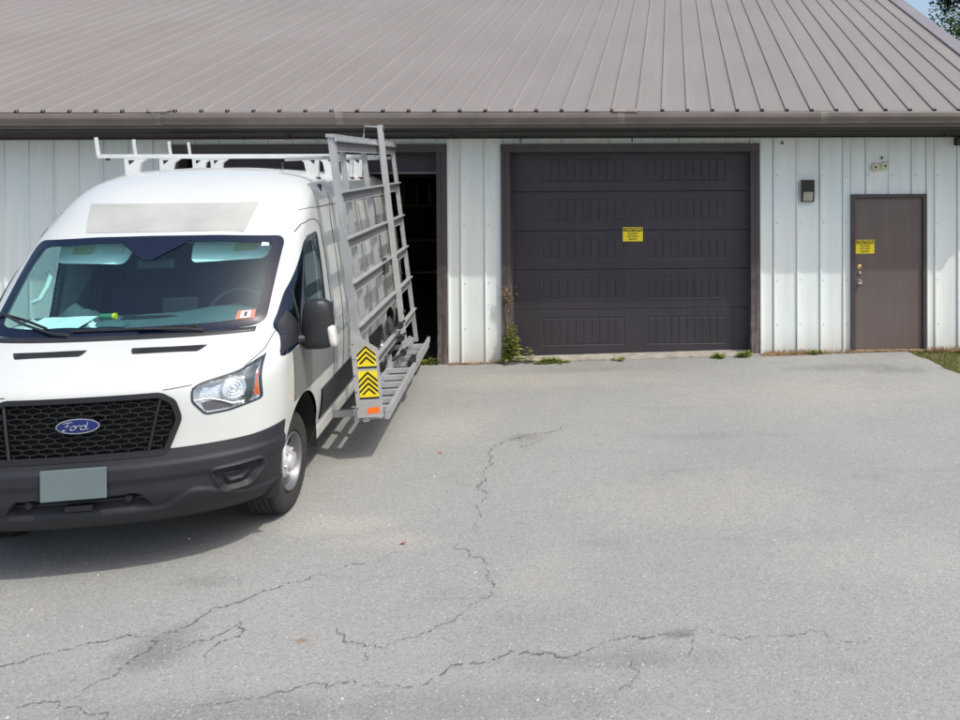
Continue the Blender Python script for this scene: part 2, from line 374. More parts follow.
# ================================================================ THE BUILDING
bld = empty('warehouse_building', (0, 0, 0))
tag(bld, 'low metal warehouse with pale ribbed siding and taupe ribbed metal roof', 'building')
RIB = .3048
XL, XRW = -16.0, 3.22                 # wall ends
ZT = 2.96
EY, EZ, SL, RUN = -.62, 3.185, .4015, 9.6
OPEN = [(-7.49, -4.035, 2.80), (-3.342, -.0, 2.795), (1.199, 2.199, 2.125)]   # garage openings and the door, with frames
# wall backing
wb = MB()
def wseg(x0, x1, z0, z1): wb.box((x0, .05, z0), (x1, .14, z1))
wseg(XL, -7.40, -.2, ZT); wseg(-7.40, -4.12, 2.72, ZT); wseg(-4.12, -3.25, -.2, ZT); wseg(-3.25, -.08, 2.72, ZT); wseg(-.08, 1.24, -.2, ZT); wseg(1.24, 2.16, 2.09, ZT); wseg(2.16, XRW-.06, -.2, ZT)
wall = wb.build('front_wall', SIDING, bld)
# end wall with gable, rear wall
ew = MB(); yr = EY+RUN
zr = EZ+SL*RUN
ew.prism([(.05, -.2), (2*yr-.05, -.2), (2*yr-.05, ZT+.1), (yr, zr-.12), (.05, ZT+.1)], .1, lambda a, c, d: (XRW-.1+d, a, c)); ew.build('end_wall', SIDING, bld)
ew = MB(); ew.prism([(.05, -.2), (2*yr-.05, -.2), (2*yr-.05, ZT+.1), (yr, zr-.12), (.05, ZT+.1)], .1, lambda a, c, d: (XL-.1+d, a, c)); ew.build('end_wall', SIDING, bld)
ew = MB(); ew.box((XL, 2*yr-.1, -.2), (XRW, 2*yr, ZT)); ew.build('rear_wall', SIDING, bld)
# siding panels, one per rib bay
def panel_mesh(w, z0, z1):
    prof = [(0, .018), (0, -.0), (.006, -.020), (.022, -.022), (.030, -.003), (.036, 0), (w*.5, .0015), (w-.004, 0), (w-.004, .018)]
    m = MB(); m.grid([[(x, y, z0) for x, y in prof], [(x, y, z1) for x, y in prof]]); return m.mesh('siding_panel', SIDING, 30)
cache = {}
def siding(x0, x1, z0, z1):
    k = (round(x1-x0, 3), round(z0, 3), round(z1, 3))
    if k not in cache: cache[k] = panel_mesh(x1-x0, z0, z1)
    o = link('siding_panel', cache[k], wall, (x0, .03+rnd.uniform(-.002, .002), 0)); o.rotation_euler.y = rnd.uniform(-.0012, .0012)
def bays(x0, x1, phase, z0, z1):
    k = math.floor((x0-phase)/RIB); e = [x0]
    while True:
        k += 1; x = phase+k*RIB
        if x >= x1-.04: break
        if x > x0+.04: e.append(x)
    e.append(x1)
    for a, c in zip(e, e[1:]): siding(a, c, z0, z1)
ZS = 2.925
bays(-12.0, -7.49, -8.955, -.06, ZS); bays(-7.49, -4.035, -3.87, 2.80, ZS); bays(-4.035, -3.342, -3.87, -.035, ZS)
bays(-3.342, 0, .175, 2.795, ZS); bays(0, 1.199, .175, .015, ZS); bays(1.199, 2.199, .175, 2.125, ZS); bays(2.199, XRW, .175, .045, ZS)
# siding screws
scm = MB()
scm.lathe([(0, -.006), (.006, -.004), (.007, 0), (.007, .004)], 6, 'y'); sme = scm.mesh('screw', plain('screw', (.22, .22, .2), .5, .4))
for x in [.175+RIB*k for k in range(9)]+[-3.87, -3.565]:
    for z in (2.37, 1.75, 1.0, .42):
        if 1.18 < x < 2.2 and z < 2.13: continue
        link('screw', sme, wall, (x+.055, .027, z+rnd.uniform(-.01, .01)))
# base trim strip, with a length of red-brown flashing by the open bay
t = MB(); t.box((-4.03, -.012, -.055), (-3.35, .02, -.025)); t.build('base_flashing', plain('rust_red', (.16, .03, .022), .6), bld)
# roof
rs = MB(); nx, nz_ = 0, 0
def roofpt(x, s, off=0):      # s = run from the eave
    c = math.cos(math.atan(SL)); sn = math.sin(math.atan(SL))
    return (x, EY+s-off*sn, EZ+s*SL+off*c)
XRR = 3.52
rs.add([roofpt(-26, 0, -.02), roofpt(XRR, 0, -.02), roofpt(XRR, RUN, -.02), roofpt(-26, RUN, -.02), (-26, 2*yr-EY+.0, EZ-.02), (XRR, 2*yr-EY, EZ-.02),
        roofpt(-26, 0, -.12), roofpt(XRR, 0, -.12), roofpt(XRR, RUN, -.12), roofpt(-26, RUN, -.12), (-26, 2*yr-EY+.0, EZ-.13), (XRR, 2*yr-EY, EZ-.13)],
       [(0, 1, 2, 3), (3, 2, 5, 4), (6, 9, 8, 7), (9, 10, 11, 8), (0, 6, 7, 1), (4, 5, 11, 10), (1, 7, 8, 2), (2, 8, 11, 5), (0, 3, 9, 6), (3, 4, 10, 9)])
roof = rs.build('roof', ROOF, bld)
def rpanel(w):
    prof = [(0, -.012), (0, .002), (.007, .019), (.026, .021), (.036, .004), (.042, .0), (w/3, .0008), (w/3+.02, .0), (2*w/3, .0008), (2*w/3+.02, 0), (w-.002, 0), (w-.002, -.012)]
    m = MB(); rows = []
    for s in (-.03, 1.5, 4, 7, RUN): rows.append([(x, roofpt(0, s, h)[1], roofpt(0, s, h)[2]) for x, h in prof])
    m.grid(rows)
    # closed end of the rib (dark foam closure under it)
    return m.mesh('roof_panel', ROOF, 30)
rp = rpanel(RIB)
k = 0; x = 1.47+RIB*6
while x > -26:
    x -= RIB
    o = link('roof_panel', rp, roof, (x, 0, rnd.uniform(-.0015, .0015))); k += 1
cl = MB(); cl.box((-.002, EY-.024, EZ-.008), (.044, EY-.014, EZ+.019)); clm = cl.mesh('rib_closure', DARK)
for i in range(42): link('rib_closure', clm, roof, (1.47+RIB*(5-i)-.0, 0, 0))
rk = MB()
for s0, s1 in ((0, RUN),):
    a, c = roofpt(XRR, -.05), roofpt(XRR, RUN)
    rk.prism([(-.245, .030), (-.235, .036), (.02, .036), (.03, .02), (.03, -.15), (.015, -.15), (.012, .012), (-.245, .002)], 1, lambda p, q, d: tuple(np.array(roofpt(XRR+p, -.04 if d == 0 else RUN, q))))
rk.build('rake_trim', plain('rake_trim_metal', (.20, .185, .185), .45, 0, .1), bld)
rc = MB(); rc.prism([(-.2, -.05), (0, .05), (.2, -.05)], 1, lambda p, q, d: (-26 if d == 0 else XRR, yr+p, zr+q+.01)); rc.build('ridge_cap', ROOF, bld)
# gutter
gp0 = [(0, .185), (0, .0), (-.015, -.012), (-.075, -.012), (-.085, .03), (-.108, .07), (-.118, .10), (-.118, .165), (-.112, .182), (-.100, .182), (-.104, .165), (-.104, .10), (-.075, .05), (-.065, 0), (-.012, .0), (-.012, .185)]
gp = [(p, .05+(q-.0)*.73) for p, q in gp0]
GY, GZ = EY+.02, EZ-.205
def gseg(x0, x1, dz=0):
    m = MB(); m.prism(gp, 1, lambda p, q, d: (x0 if d == 0 else x1, GY+p, GZ+q+dz)); return m.build('gutter_length', GUTTER, gut)
gb = MB(); gb.box((-26, GY+.003, GZ+.0), (XRR-.05, GY+.025, GZ+.185)); gut = gb.build('gutter', GUTTER, bld)
ed = [-26, -15, -7.22, -5.1, -1.75, .72, 3.45]
for i, (a, c) in enumerate(zip(ed, ed[1:])): gseg(a, c-.002, (.004, -.003, .003, -.004, 0, .003)[i])
GJ = plain('gutter_joint_paint', (.21, .185, .16), .5, 0, .3, 9)
for x in (-7.22, -5.1, -1.75, .72):
    m = MB(); m.prism([(p*1.02-.001, q*1.01-.002) for p, q in gp], 1, lambda p, q, d: (x-.045 if d == 0 else x+.045, GY+p, GZ+q)); m.build('gutter_joint', GJ, gut)
# bent strip of metal lifted at the eave
m = MB(); m.grid([[(-7.34, GY-.12, GZ+.2), (-7.28, GY-.06, GZ+.24), (-7.22, GY+.0, GZ+.235)], [(-7.1, GY-.125, GZ+.19), (-7.08, GY-.06, GZ+.232), (-7.06, GY, GZ+.225)]]); m.build('lifted_flashing', GJ, gut)
m = MB(); m.grid([[(-1.86, GY-.13, GZ+.19), (-1.8, GY-.06, GZ+.235)], [(-1.55, GY-.128, GZ+.187), (-1.5, GY-.06, GZ+.228)]]); m.build('lifted_flashing', GJ, gut)
sf = MB(); sf.box((-26, GY+.02, 2.955), (XRR-.03, .05, 2.975)); sf.build('soffit', plain('soffit_brown', (.035, .028, .026), .6), bld)
fz = MB(); fz.box((-26, -.025, 2.893), (XRW-.02, .0295, 2.952)); fz.build('frieze_trim', plain('frieze_paint', (.12, .112, .105), .6), bld)
fz = MB(); fz.tube([(-26, -.045, 2.878), (3.1, -.045, 2.878)], .012, 8); pipe = fz.build('eave_pipe', plain('dark_conduit', (.010, .009, .009), .5), bld)
for x in (-6.0, -3.95, -1.2, 2.44):
    m = MB(); m.box((x-.015, -.062, 2.862), (x+.015, -.026, 2.915)); m.build('pipe_clip', TRIM, pipe)
# frames of the two garage openings
def opening(x0, x1, zt, zb0, zb1, worn):
    m = MB(); m.box((x0, -.025, zt-.105), (x1, .18, zt), .006); lin = m.build('door_frame', TRIM, bld)
    for xa, xb, zb in ((x0, x0+.125, zb0), (x1-.125, x1, zb1)):
        # dented jamb cladding, subdivided and pushed about at the foot
        n = 26; prof = [(xa, .18), (xa, .0), (xa+.006, -.024), (lerp(xa, xb, .45), -.026), (lerp(xa, xb, .5), -.020), (lerp(xa, xb, .55), -.026), (xb-.006, -.024), (xb, 0), (xb, .18)]
        rows = []; r = random.Random(int(xa*100))
        for i in range(n+1):
            z = lerp(zb, zt-.107, i/n); d = max(0, 1-(z-zb)/.75)
            rows.append([(px+d*r.uniform(-.012, .012), py+d*r.uniform(-.012, .014), z) for px, py in prof])
        mm = MB(); mm.grid(rows); mm.build('jamb_board', WOODT if False else JAMB, lin, smooth=40)
bj = NB('jamb_paint'); wc = bj.n('ShaderNodeNewGeometry').outputs['Position']; fz_ = bj.noise(7, 5, .7, wc)
sx = bj.n('ShaderNodeSeparateXYZ'); bj.l(wc, sx.inputs[0])
wear = bj.ramp(bj.math('ADD', bj.math('MULTIPLY', fz_, .9), bj.math('MULTIPLY', bj.math('SUBTRACT', 1.2, sx.outputs[2]), .25)), [(.45, 0), (.8, 1)])
bj.set(Base_Color=bj.mix(wear, (.062, .050, .050), (.15, .122, .115)), Roughness=.65); bj.bump(bj.noise(18, 4, .6, wc), .35, .01); JAMB = bj.m
opening(-7.49, -4.035, 2.80, -.04, -.04, 1); opening(-3.342, 0, 2.795, -.03, .03, 1)
# closed sectional door: five sections, each with two pressed panels of vertical grooves
GX0, GX1, GYD = -3.222, -.122, .165
def zbot(x): return .03+.012*(x-GX0)
gd = MB(); gd.box((GX0-.03, GYD+.045, -.02), (GX1+.03, GYD+.06, 2.72)); gdoor = gd.build('garage_door', GDOOR, bld)
def section(z0, z1, bottom=False):
    xs = [GX0]; flags = []
    w = GX1-GX0
    m = MB(); ins = [(GX0+.37, GX0+1.45), (GX0+1.74, GX1-.31)]
    zi0, zi1 = z0+.13, z1-.105
    # height map over (x,z): frame 0, inset groove, panel boards
    X = set([GX0, GX1]); 
    for a, c in ins:
        X |= {a, a+.012, a+.024, c-.024, c-.012, c}
        nb = 10
        for k in range(1, nb):
            g_ = lerp(a+.018, c-.018, k/nb); X |= {g_-.007, g_-.001, g_+.001, g_+.007}
    X = sorted(X); Z = [z0+.001, z0+.007, zi0, zi0+.012, zi0+.024, zi1-.024, zi1-.012, zi1, z1-.007, z1-.001]
    def dep(x, z):
        if z < z0+.004 or z > z1-.004: return .006
        for a, c in ins:
            if a-1e-6 <= x <= c+1e-6 and zi0-1e-6 <= z <= zi1+1e-6:
                e = min(x-a, c-x, z-zi0, zi1-z)
                if e < .006: return 0
                if e < .018: return .006
                t = (x-a-.018)/((c-a-.036)/10); fr = abs(t-round(t))*(c-a-.036)/10
                return .0065 if fr < .003 and 0 < round(t) < 10 else .0015
        return 0
    P = []
    for x in X:
        row = []
        for z in Z:
            zz = z
            if bottom and z < zi0: zz = max(z, zbot(x)) if z < z0+.02 else z
            row.append((x, GYD+dep(x, z), zz))
        P.append([(x, GYD+.04, row[0][2])]+row+[(x, GYD+.04, row[-1][2])])
    m.grid(P); return m.build('door_section', GDOOR, gdoor)
ZZ = [.02, .628, 1.150, 1.660, 2.175, 2.72]
for i in range(5): section(ZZ[i], ZZ[i+1], i == 0)
m = MB(); m.prism([(GX0, zbot(GX0)-.028), (GX1, zbot(GX1)-.028), (GX1, zbot(GX1)+.006), (GX0, zbot(GX0)+.006)], .03, lambda a, c, d: (a, GYD+.004+d, c)); m.build('bottom_seal', RUBBER, gdoor)
for s in (GX0-.004, GX1+.004):
    m = MB(); m.box((s-.012, GYD-.02, .03), (s+.012, GYD-.005, 2.69)); m.build('weather_strip', TRIM, gdoor)
# raised door of the open bay
rd = MB(); rd.box((-7.37, .24, 2.44), (-4.16, .285, 2.74)); rdo = rd.build('raised_door', GDOOR, bld)
m = MB(); m.box((-7.37, .232, 2.415), (-4.16, .29, 2.439)); m.build('bottom_seal', plain('pale_seal', (.20, .20, .21), .6), rdo)
m = MB(); m.box((-7.37, .30, 2.70), (-4.16, 2.6, 2.745)); m.build('door_section', GDOOR, rdo)
# interior room of the open bay
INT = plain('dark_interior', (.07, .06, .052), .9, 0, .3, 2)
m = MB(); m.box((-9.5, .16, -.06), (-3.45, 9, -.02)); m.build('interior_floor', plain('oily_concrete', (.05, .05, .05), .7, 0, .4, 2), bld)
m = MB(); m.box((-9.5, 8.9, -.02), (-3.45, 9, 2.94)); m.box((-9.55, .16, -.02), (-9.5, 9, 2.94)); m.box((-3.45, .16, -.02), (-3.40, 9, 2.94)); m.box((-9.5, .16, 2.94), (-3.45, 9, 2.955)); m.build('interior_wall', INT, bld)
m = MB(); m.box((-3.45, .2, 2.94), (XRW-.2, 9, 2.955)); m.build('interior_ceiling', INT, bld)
# entry door
ef = MB()
ef.box((1.199, -.018, .045), (1.249, .12, 2.125)); ef.box((2.149, -.018, .045), (2.199, .12, 2.125)); ef.box((1.2492, -.018, 2.078), (2.1488, .12, 2.125))
edoor = ef.build('entry_door', TRIM, bld)
m = MB(); m.box((1.254, .018, .085), (2.143, .06, 2.073), .002); m.build('door_slab', EDOOR, edoor)
m = MB(); m.box((1.245, -.03, .045), (2.155, .1, .082), .004); m.build('door_sill', plain('worn_sill', (.27, .19, .13), .8, 0, .5, 14, .5, 40), edoor)
for z in (.32, 1.08, 1.85):
    m = MB(); m.tube([(2.146, .008, z-.05), (2.146, .008, z+.05)], .011, 8); m.build('hinge', TRIM, edoor)
def knob(x, z, r, mm, prot, nm):
    m = MB(); m.lathe([(0, -prot), (r*.55, -prot), (r*.72, -prot+.004), (r*.75, -.012), (r, -.006), (r, 0)], 20, 'y', (x, .0175, z)); m.build(nm, mm, edoor, smooth=40)
knob(1.309, 1.171, .032, BRASS, .016, 'deadbolt'); knob(1.315, 1.092, .026, CHROME, .02, 'lock_cylinder')
m = MB(); m.lathe([(0, -.075), (.020, -.073), (.030, -.06), (.028, -.045), (.013, -.035), (.012, -.012), (.033, -.010), (.034, 0)], 20, 'y', (1.315, .0175, .974)); m.build('door_knob', CHROME, edoor, smooth=40)

# ================================================================ TEXT
def text_mesh(s, size, mm, name, shear=0, bold=0):
    cu_ = bpy.data.curves.new('t', 'FONT'); cu_.body = s; cu_.size = size; cu_.extrude = .0008; cu_.align_x = 'CENTER'; cu_.align_y = 'CENTER'; cu_.shear = shear; cu_.offset = bold
    o = bpy.data.objects.new('t', cu_); COL.objects.link(o)
    me = bpy.data.meshes.new_from_object(o.evaluated_get(bpy.context.evaluated_depsgraph_get()))
    bpy.data.objects.remove(o); me.materials.clear(); me.materials.append(mm); me.name = name; return me
def sign(x0, z1, w, h, y, label):
    e = empty('caution_sign', (x0+w/2, y, z1-h)); tag(e, label, 'sign', 'yellow caution signs')
    m = MB(); m.box((-w/2, -.003, 0), (w/2, 0, h)); m.build('sign_board', YEL, e)
    m = MB(); m.box((-w/2+.006, -.0042, h*.70), (w/2-.006, -.003, h-.007)); m.build('header_band', BLK, e)
    def put(t, z, size, mm, bold, yoff):
        me = text_mesh(t, size, mm, 'lettering', 0, bold); o = link('lettering', me, e, (0, yoff, z)); o.rotation_euler.x = R(90)
    put('CAUTION', h*.835, h*.27, YEL, .0012, -.0052)
    put('FALLING', h*.57, h*.19, BLK, .0006, -.004); put('ICE AND', h*.36, h*.19, BLK, .0006, -.004); put('SNOW', h*.15, h*.19, BLK, .0006, -.004)
sign(-1.79, 1.70, .262, .185, GYD-.001, 'yellow caution sign on the closed garage door')
sign(1.262, 1.525, .248, .18, .016, 'yellow caution sign on the brown entry door')

# wall lamp
e = empty('wall_lamp', (.626, .026, 2.03)); tag(e, 'black wall pack lamp with frosted lens beside the entry door', 'lamp')
m = MB(); m.prism([(0, 0), (-.05, 0), (-.095, .13), (-.10, .285), (0, .285)], .165, lambda p, q, d: (d-.0825, p, q)); m.build('housing', plain('bronze_housing', (.018, .017, .016), .4), e)
m = MB(); m.prism([(-.045, .015), (-.053, .012), (-.098, .128), (-.09, .133)], .125, lambda p, q, d: (d-.0625, p-.004, q)); m.build('lens', plain('frosted_lens', (.36, .36, .30), .25), e)
# old twin lamp base above the door
e = empty('lamp_base', (1.585, .026, 2.44)); tag(e, 'cream plate with two empty round sockets above the entry door', 'lamp')
CRM_ = plain('yellowed_plastic', (.60, .57, .42), .6, 0, .25, 30)
m = MB(); m.box((-.045, -.02, -.005), (.045, 0, .10), .006); m.build('backplate', CRM_, e)
for s in (-1, 1):
    m = MB(); m.lathe([(.018, -.045), (.03, -.05), (.048, -.045), (.056, -.02), (.046, 0)], 18, 'y', (s*.064, 0, .047+s*.008)); m.build('socket', CRM_, e, smooth=40)
for x, z, lab in ((.30, 2.80, 'small black clip high on the siding beside the garage frame'), (1.61, 2.60, 'small black clip on the siding above the cream twin sockets'), (1.41, 2.385, 'small black clip on the siding left of the cream twin sockets'), (-1.65, 2.845, 'small black clip over the closed garage door')):
    m = MB(); m.prism([(-.012, -.016), (.012, -.016), (.016, .0), (.006, .018), (-.010, .016)], .014, lambda p, q, d: (x+p, .026-d, z+q)); tag(m.build('wall_clip', BLKP), lab, 'clip', 'small black clips on the siding')
m = MB(); m.tube([(-3.08, .02, 2.815), (-3.10, .0, 2.84), (-3.07, -.01, 2.868), (-3.03, -.005, 2.875), (-3.01, .0, 2.865)], .006, 6); tag(m.build('wire_hook', BLKP), 'bent black wire hook over the garage door frame corner', 'hook')
e = empty('flood_light', (2.62, .02, 2.76)); tag(e, 'dark flood light fixed under the eave past the entry door', 'lamp')
m = MB(); m.box((-.05, -.03, 0), (.05, .006, .1)); m.build('bracket', BLKP, e); m = MB(); m.lathe([(0, 0), (.035, 0), (.06, -.10), (.055, -.10), (0, -.085)], 16, 'y', (0, -.03, .05)); m.build('lamp_head', BLKP, e, smooth=40)
# storage rack in the dark bay
e = empty('storage_rack', (-5.2, 5.2, -.02)); tag(e, 'tall slatted storage rack inside the dark open bay', 'rack')
for x in (-1.6, 0, 1.6):
    m = MB(); m.box((x-.03, -.3, 0), (x+.03, -.24, 2.4)); m.build('post', plain('rack_brown', (.22, .14, .09), .8), e)
for z in (.5, 1.1, 1.75, 2.3):
    m = MB(); m.box((-1.65, -.34, z), (1.65, .25, z+.04)); m.build('shelf', MATS['rack_brown'], e)
for i in range(13):
    m = MB(); xx = -1.5+.24*i; m.box((xx, -.2, 1.79), (xx+.05, .2, 2.2+.05*math.sin(i*3))); m.build('slat', MATS['rack_brown'], e)

# ================================================================ THE VAN
VX, VY, TH = -4.8943, -4.6141, .1696
UF = [(.30,.70),(.36,.84),(.45,.925),(.55,.965),(.72,.96),(.80,.94),(1.0,.915),(1.15,.885),(1.20,.84),(1.28,.70),(1.36,.55),(1.41,.44),(1.5,.355),(2.037,-.17),(2.10,-.25),(2.2,-.37),(2.35,-.60),(2.45,-.85),(2.5,-1.05),(2.53,-1.3)]
VS = [(.30,.93),(.45,.985),(.7,1.02),(1.0,1.03),(1.3,1.015),(1.42,.998),(1.7,.965),(2.0,.92),(2.2,.89),(2.35,.845),(2.45,.755),(2.5,.62),(2.53,.30)]
LL = [(.3,.55),(1.15,.55),(1.41,.45),(2.0,.45),(2.2,.5),(2.53,.5)]
NN = [(.3,2.5),(1.15,2.5),(1.41,2.5),(2.0,2.7),(2.2,2.6),(2.53,2.2)]
def pchip(T):
    x = np.array([t[0] for t in T], float); y = np.array([t[1] for t in T], float)
    h = np.diff(x); d = np.diff(y)/h; m = np.zeros(len(x)); m[0] = d[0]; m[-1] = d[-1]
    for i in range(1, len(x)-1):
        if d[i-1]*d[i] > 0:
            w1 = 2*h[i]+h[i-1]; w2 = h[i]+2*h[i-1]; m[i] = (w1+w2)/(w1/d[i-1]+w2/d[i])
    x, y, h, m = map(list, (x, y, h, m))
    import bisect
    def f(q):
        q = min(max(q, x[0]), x[-1]); i = min(max(bisect.bisect_left(x, q)-1, 0), len(h)-1); t = (q-x[i])/h[i]
        return y[i]*(1+2*t)*(1-t)**2+h[i]*m[i]*t*(1-t)**2+y[i+1]*t*t*(3-2*t)+h[i]*m[i+1]*t*t*(t-1)
    return f
fu, fv, fl, fn = map(pchip, (UF, VS, LL, NN))
REAR = -4.72
def S(a, w):        # body surface; a in [-1,1] wraps the front, |a|>1 runs back along the side; local coordinates
    uf, vs, L, n = fu(w), fv(w), fl(w), fn(w); s = abs(a)
    if s <= 1:
        ph = s*math.pi/2; v = vs*math.sin(ph)**(2/n); u = uf-L+L*max(math.cos(ph), 0)**(2/n)
    else: v = vs; u = uf-L-(s-1)
    z = w
    if u < -1.4: q = max(0, min(1, (w-1.6)/.9)); z = w-.028*(-1.4-u)*q*q*(3-2*q)
    return Vector((v if a >= 0 else -v, -u, z))
def SN(a, w, off=0):
    p = S(a, w)
    if off == 0: return p
    e = .004
    a1 = a+e if abs(a+e) < 50 else a
    da = S(a+e, w)-S(a-e, w); dw = S(a, min(w+e, 2.53))-S(a, max(w-e, .3)); n = da.cross(dw).normalized()
    return p+n*off
def av(v, w):       # a for a lateral position on the front
    vs, n = fv(w), fn(w); return math.copysign(2/math.pi*math.asin(min(1, (abs(v)/vs))**(n/2)), v)
def au(u, w):       # a (right side positive) for a lengthwise position on corner or side
    uc, L, n = fu(w)-fl(w), fl(w), fn(w)
    if u <= uc: return 1+uc-u
    return 2/math.pi*math.acos(min(1, ((u-uc)/L))**(n/2))
def pin(poly, x, y):
    c = False; n = len(poly)
    for i in range(n):
        (x0, y0), (x1, y1) = poly[i], poly[(i+1) % n]
        if (y0 > y) != (y1 > y) and x < (x1-x0)*(y-y0)/(y1-y0)+x0: c = not c
    return c
def rpoly(pts, r, n=5):
    out = []; m = len(pts)
    for i in range(m):
        p0, p, p1 = (Vector((*pts[(i-1) % m], 0)), Vector((*pts[i], 0)), Vector((*pts[(i+1) % m], 0)))
        d0 = min(r, (p0-p).length*.45); d1 = min(r, (p1-p).length*.45); a = p+(p0-p).normalized()*d0; c = p+(p1-p).normalized()*d1
        for k in range(n+1):
            t = k/n; q = a*(1-t)**2+p*2*t*(1-t)+c*t*t; out.append((q.x, q.y))
    return out
def dens(poly, d=.03):
    out = []; n = len(poly)
    for i in range(n):
        (x0, y0), (x1, y1) = poly[i], poly[(i+1) % n]; k = max(1, int(math.hypot(x1-x0, y1-y0)/d))
        out += [(lerp(x0, x1, j/k), lerp(y0, y1, j/k)) for j in range(k)]
    return out
def shrink(poly, d):
    n = len(poly); out = []
    ar = sum(poly[i][0]*poly[(i+1) % n][1]-poly[(i+1) % n][0]*poly[i][1] for i in range(n)); sg = 1 if ar > 0 else -1
    for i in range(n):
        a, c = Vector(poly[(i-1) % n]), Vector(poly[(i+1) % n]); t = (c-a).normalized(); nn = Vector((-t.y, t.x))*sg
        out.append((poly[i][0]+nn.x*d, poly[i][1]+nn.y*d))
    return out
def scan(poly, w):
    xs = []; n = len(poly)
    for i in range(n):
        (x0, y0), (x1, y1) = poly[i], poly[(i+1) % n]
        if (y0 > w) != (y1 > w): xs.append((x1-x0)*(w-y0)/(y1-y0)+x0)
    return (min(xs), max(xs)) if xs else None
FA = lambda v, w: av(v, w)
def fill(poly, off, nr=24, nc=24, conv=FA, off_fn=None, mirror=1):
    # filled patch on the body, polygon given in (v,w) (conv turns v into a)
    w0, w1 = min(p[1] for p in poly), max(p[1] for p in poly); P = []
    for i in range(nr+1):
        w = lerp(w0+1e-4, w1-1e-4, i/nr); s = scan(poly, w)
        P.append([SN(mirror*conv(lerp(s[0], s[1], j/nc), w), w, off if off_fn is None else off_fn(i/nr, j/nc, lerp(s[0], s[1], j/nc), w)) for j in range(nc+1)])
    m = MB(); m.grid(P); return m
def ring(outer, inner, off, thick, conv=FA, mirror=1):
    # band between two polygons with the same number of points, standing proud by thick
    m = MB(); f = lambda p, o: SN(mirror*conv(p[0], p[1]), p[1], o)
    k = 4; P = []
    for o, i_ in zip(outer, inner):
        row = [f(o, off)]+[f((lerp(o[0], i_[0], t/k), lerp(o[1], i_[1], t/k)), off+thick) for t in range(k+1)]+[f(i_, off)]
        P.append(row)
    m.grid(P, close_u=True); return m
def mir(poly): return [(-x, y) for x, y in poly][::-1]

van = empty('van', (VX, VY, 0), TH)
tag(van, 'white cargo van with side glass rack and roof crossbars parked by the open bay', 'van')
# outlines in (v,w) or (u,w)
WS_H = [(.60, 1.423), (.79, 1.432), (.845, 1.462), (.832, 1.97), (.80, 2.012), (.40, 2.033), (0, 2.037)]
WS = [(0, 1.417)]+WS_H+[(-x, y) for x, y in WS_H[-2::-1]]
WSo = dens(rpoly(WS, .03, 3), .03)
WSi_h = [(.58, 1.472), (.735, 1.482), (.785, 1.512), (.772, 1.935), (.745, 1.968), (.40, 1.992), (0, 1.996)]
GR = [(-.475, .765), (.475, .765), (.545, .975), (.505, 1.09), (.425, 1.14), (-.425, 1.14), (-.505, 1.09), (-.545, .975)]
HL = [(.583, 1.063), (.66, .973), (.786, .978), (.945, 1.015), (.918, 1.276), (.81, 1.212), (.62, 1.172), (.578, 1.142)]
VENT = [(.15, 1.332), (.53, 1.327), (.57, 1.358), (.125, 1.36)]
SWu = [(.44, 1.235), (.30, 1.235), (-.80, 1.30), (-.86, 1.97), (-.83, 2.0), (-.56, 1.985), (-.44, 1.945), (.02, 1.62), (.30, 1.36)]
SWo = dens(rpoly(SWu, .03, 3), .03)
# levels and columns of the body grid
lv = [.30]; 
while lv[-1] < 2.53:
    w = lv[-1]; dw = .02
    du = abs(fu(min(w+dw, 2.53))-fu(w)); dv = abs(fv(min(w+dw, 2.53))-fv(w))
    dw *= min(1, .024/max(1e-4, math.sqrt(dw*dw+du*du*.6+dv*dv)))
    lv.append(min(2.53, w+max(.0015, dw)))
ac = list(np.linspace(0, 1, 71)); NS = 165
ARCH = [(0.0, .36, .50), (-3.76, .36, .48)]
def cutout(a, u, v, w):
    if abs(a) < .94 and w < .785: return True
    if abs(a) < 1.0 and pin(WScut, v, w): return True
    if abs(a) < .6 and pin(shrinkGR, v, w): return True
    if abs(a) < .95 and pin(shrinkHL, abs(v), w): return True
    if abs(a) > .5 and pin(SWcut, u, w): return True
    for cu_, cw, r in ARCH:
        if abs(a) > .7 and math.hypot(u-cu_, w-cw) < r: return True
    return False
WScut = shrink(WSo, .02); SWcut = shrink(SWo, .017); shrinkGR = shrink(dens(GR), .012); shrinkHL = shrink(dens(HL, .02), .008)
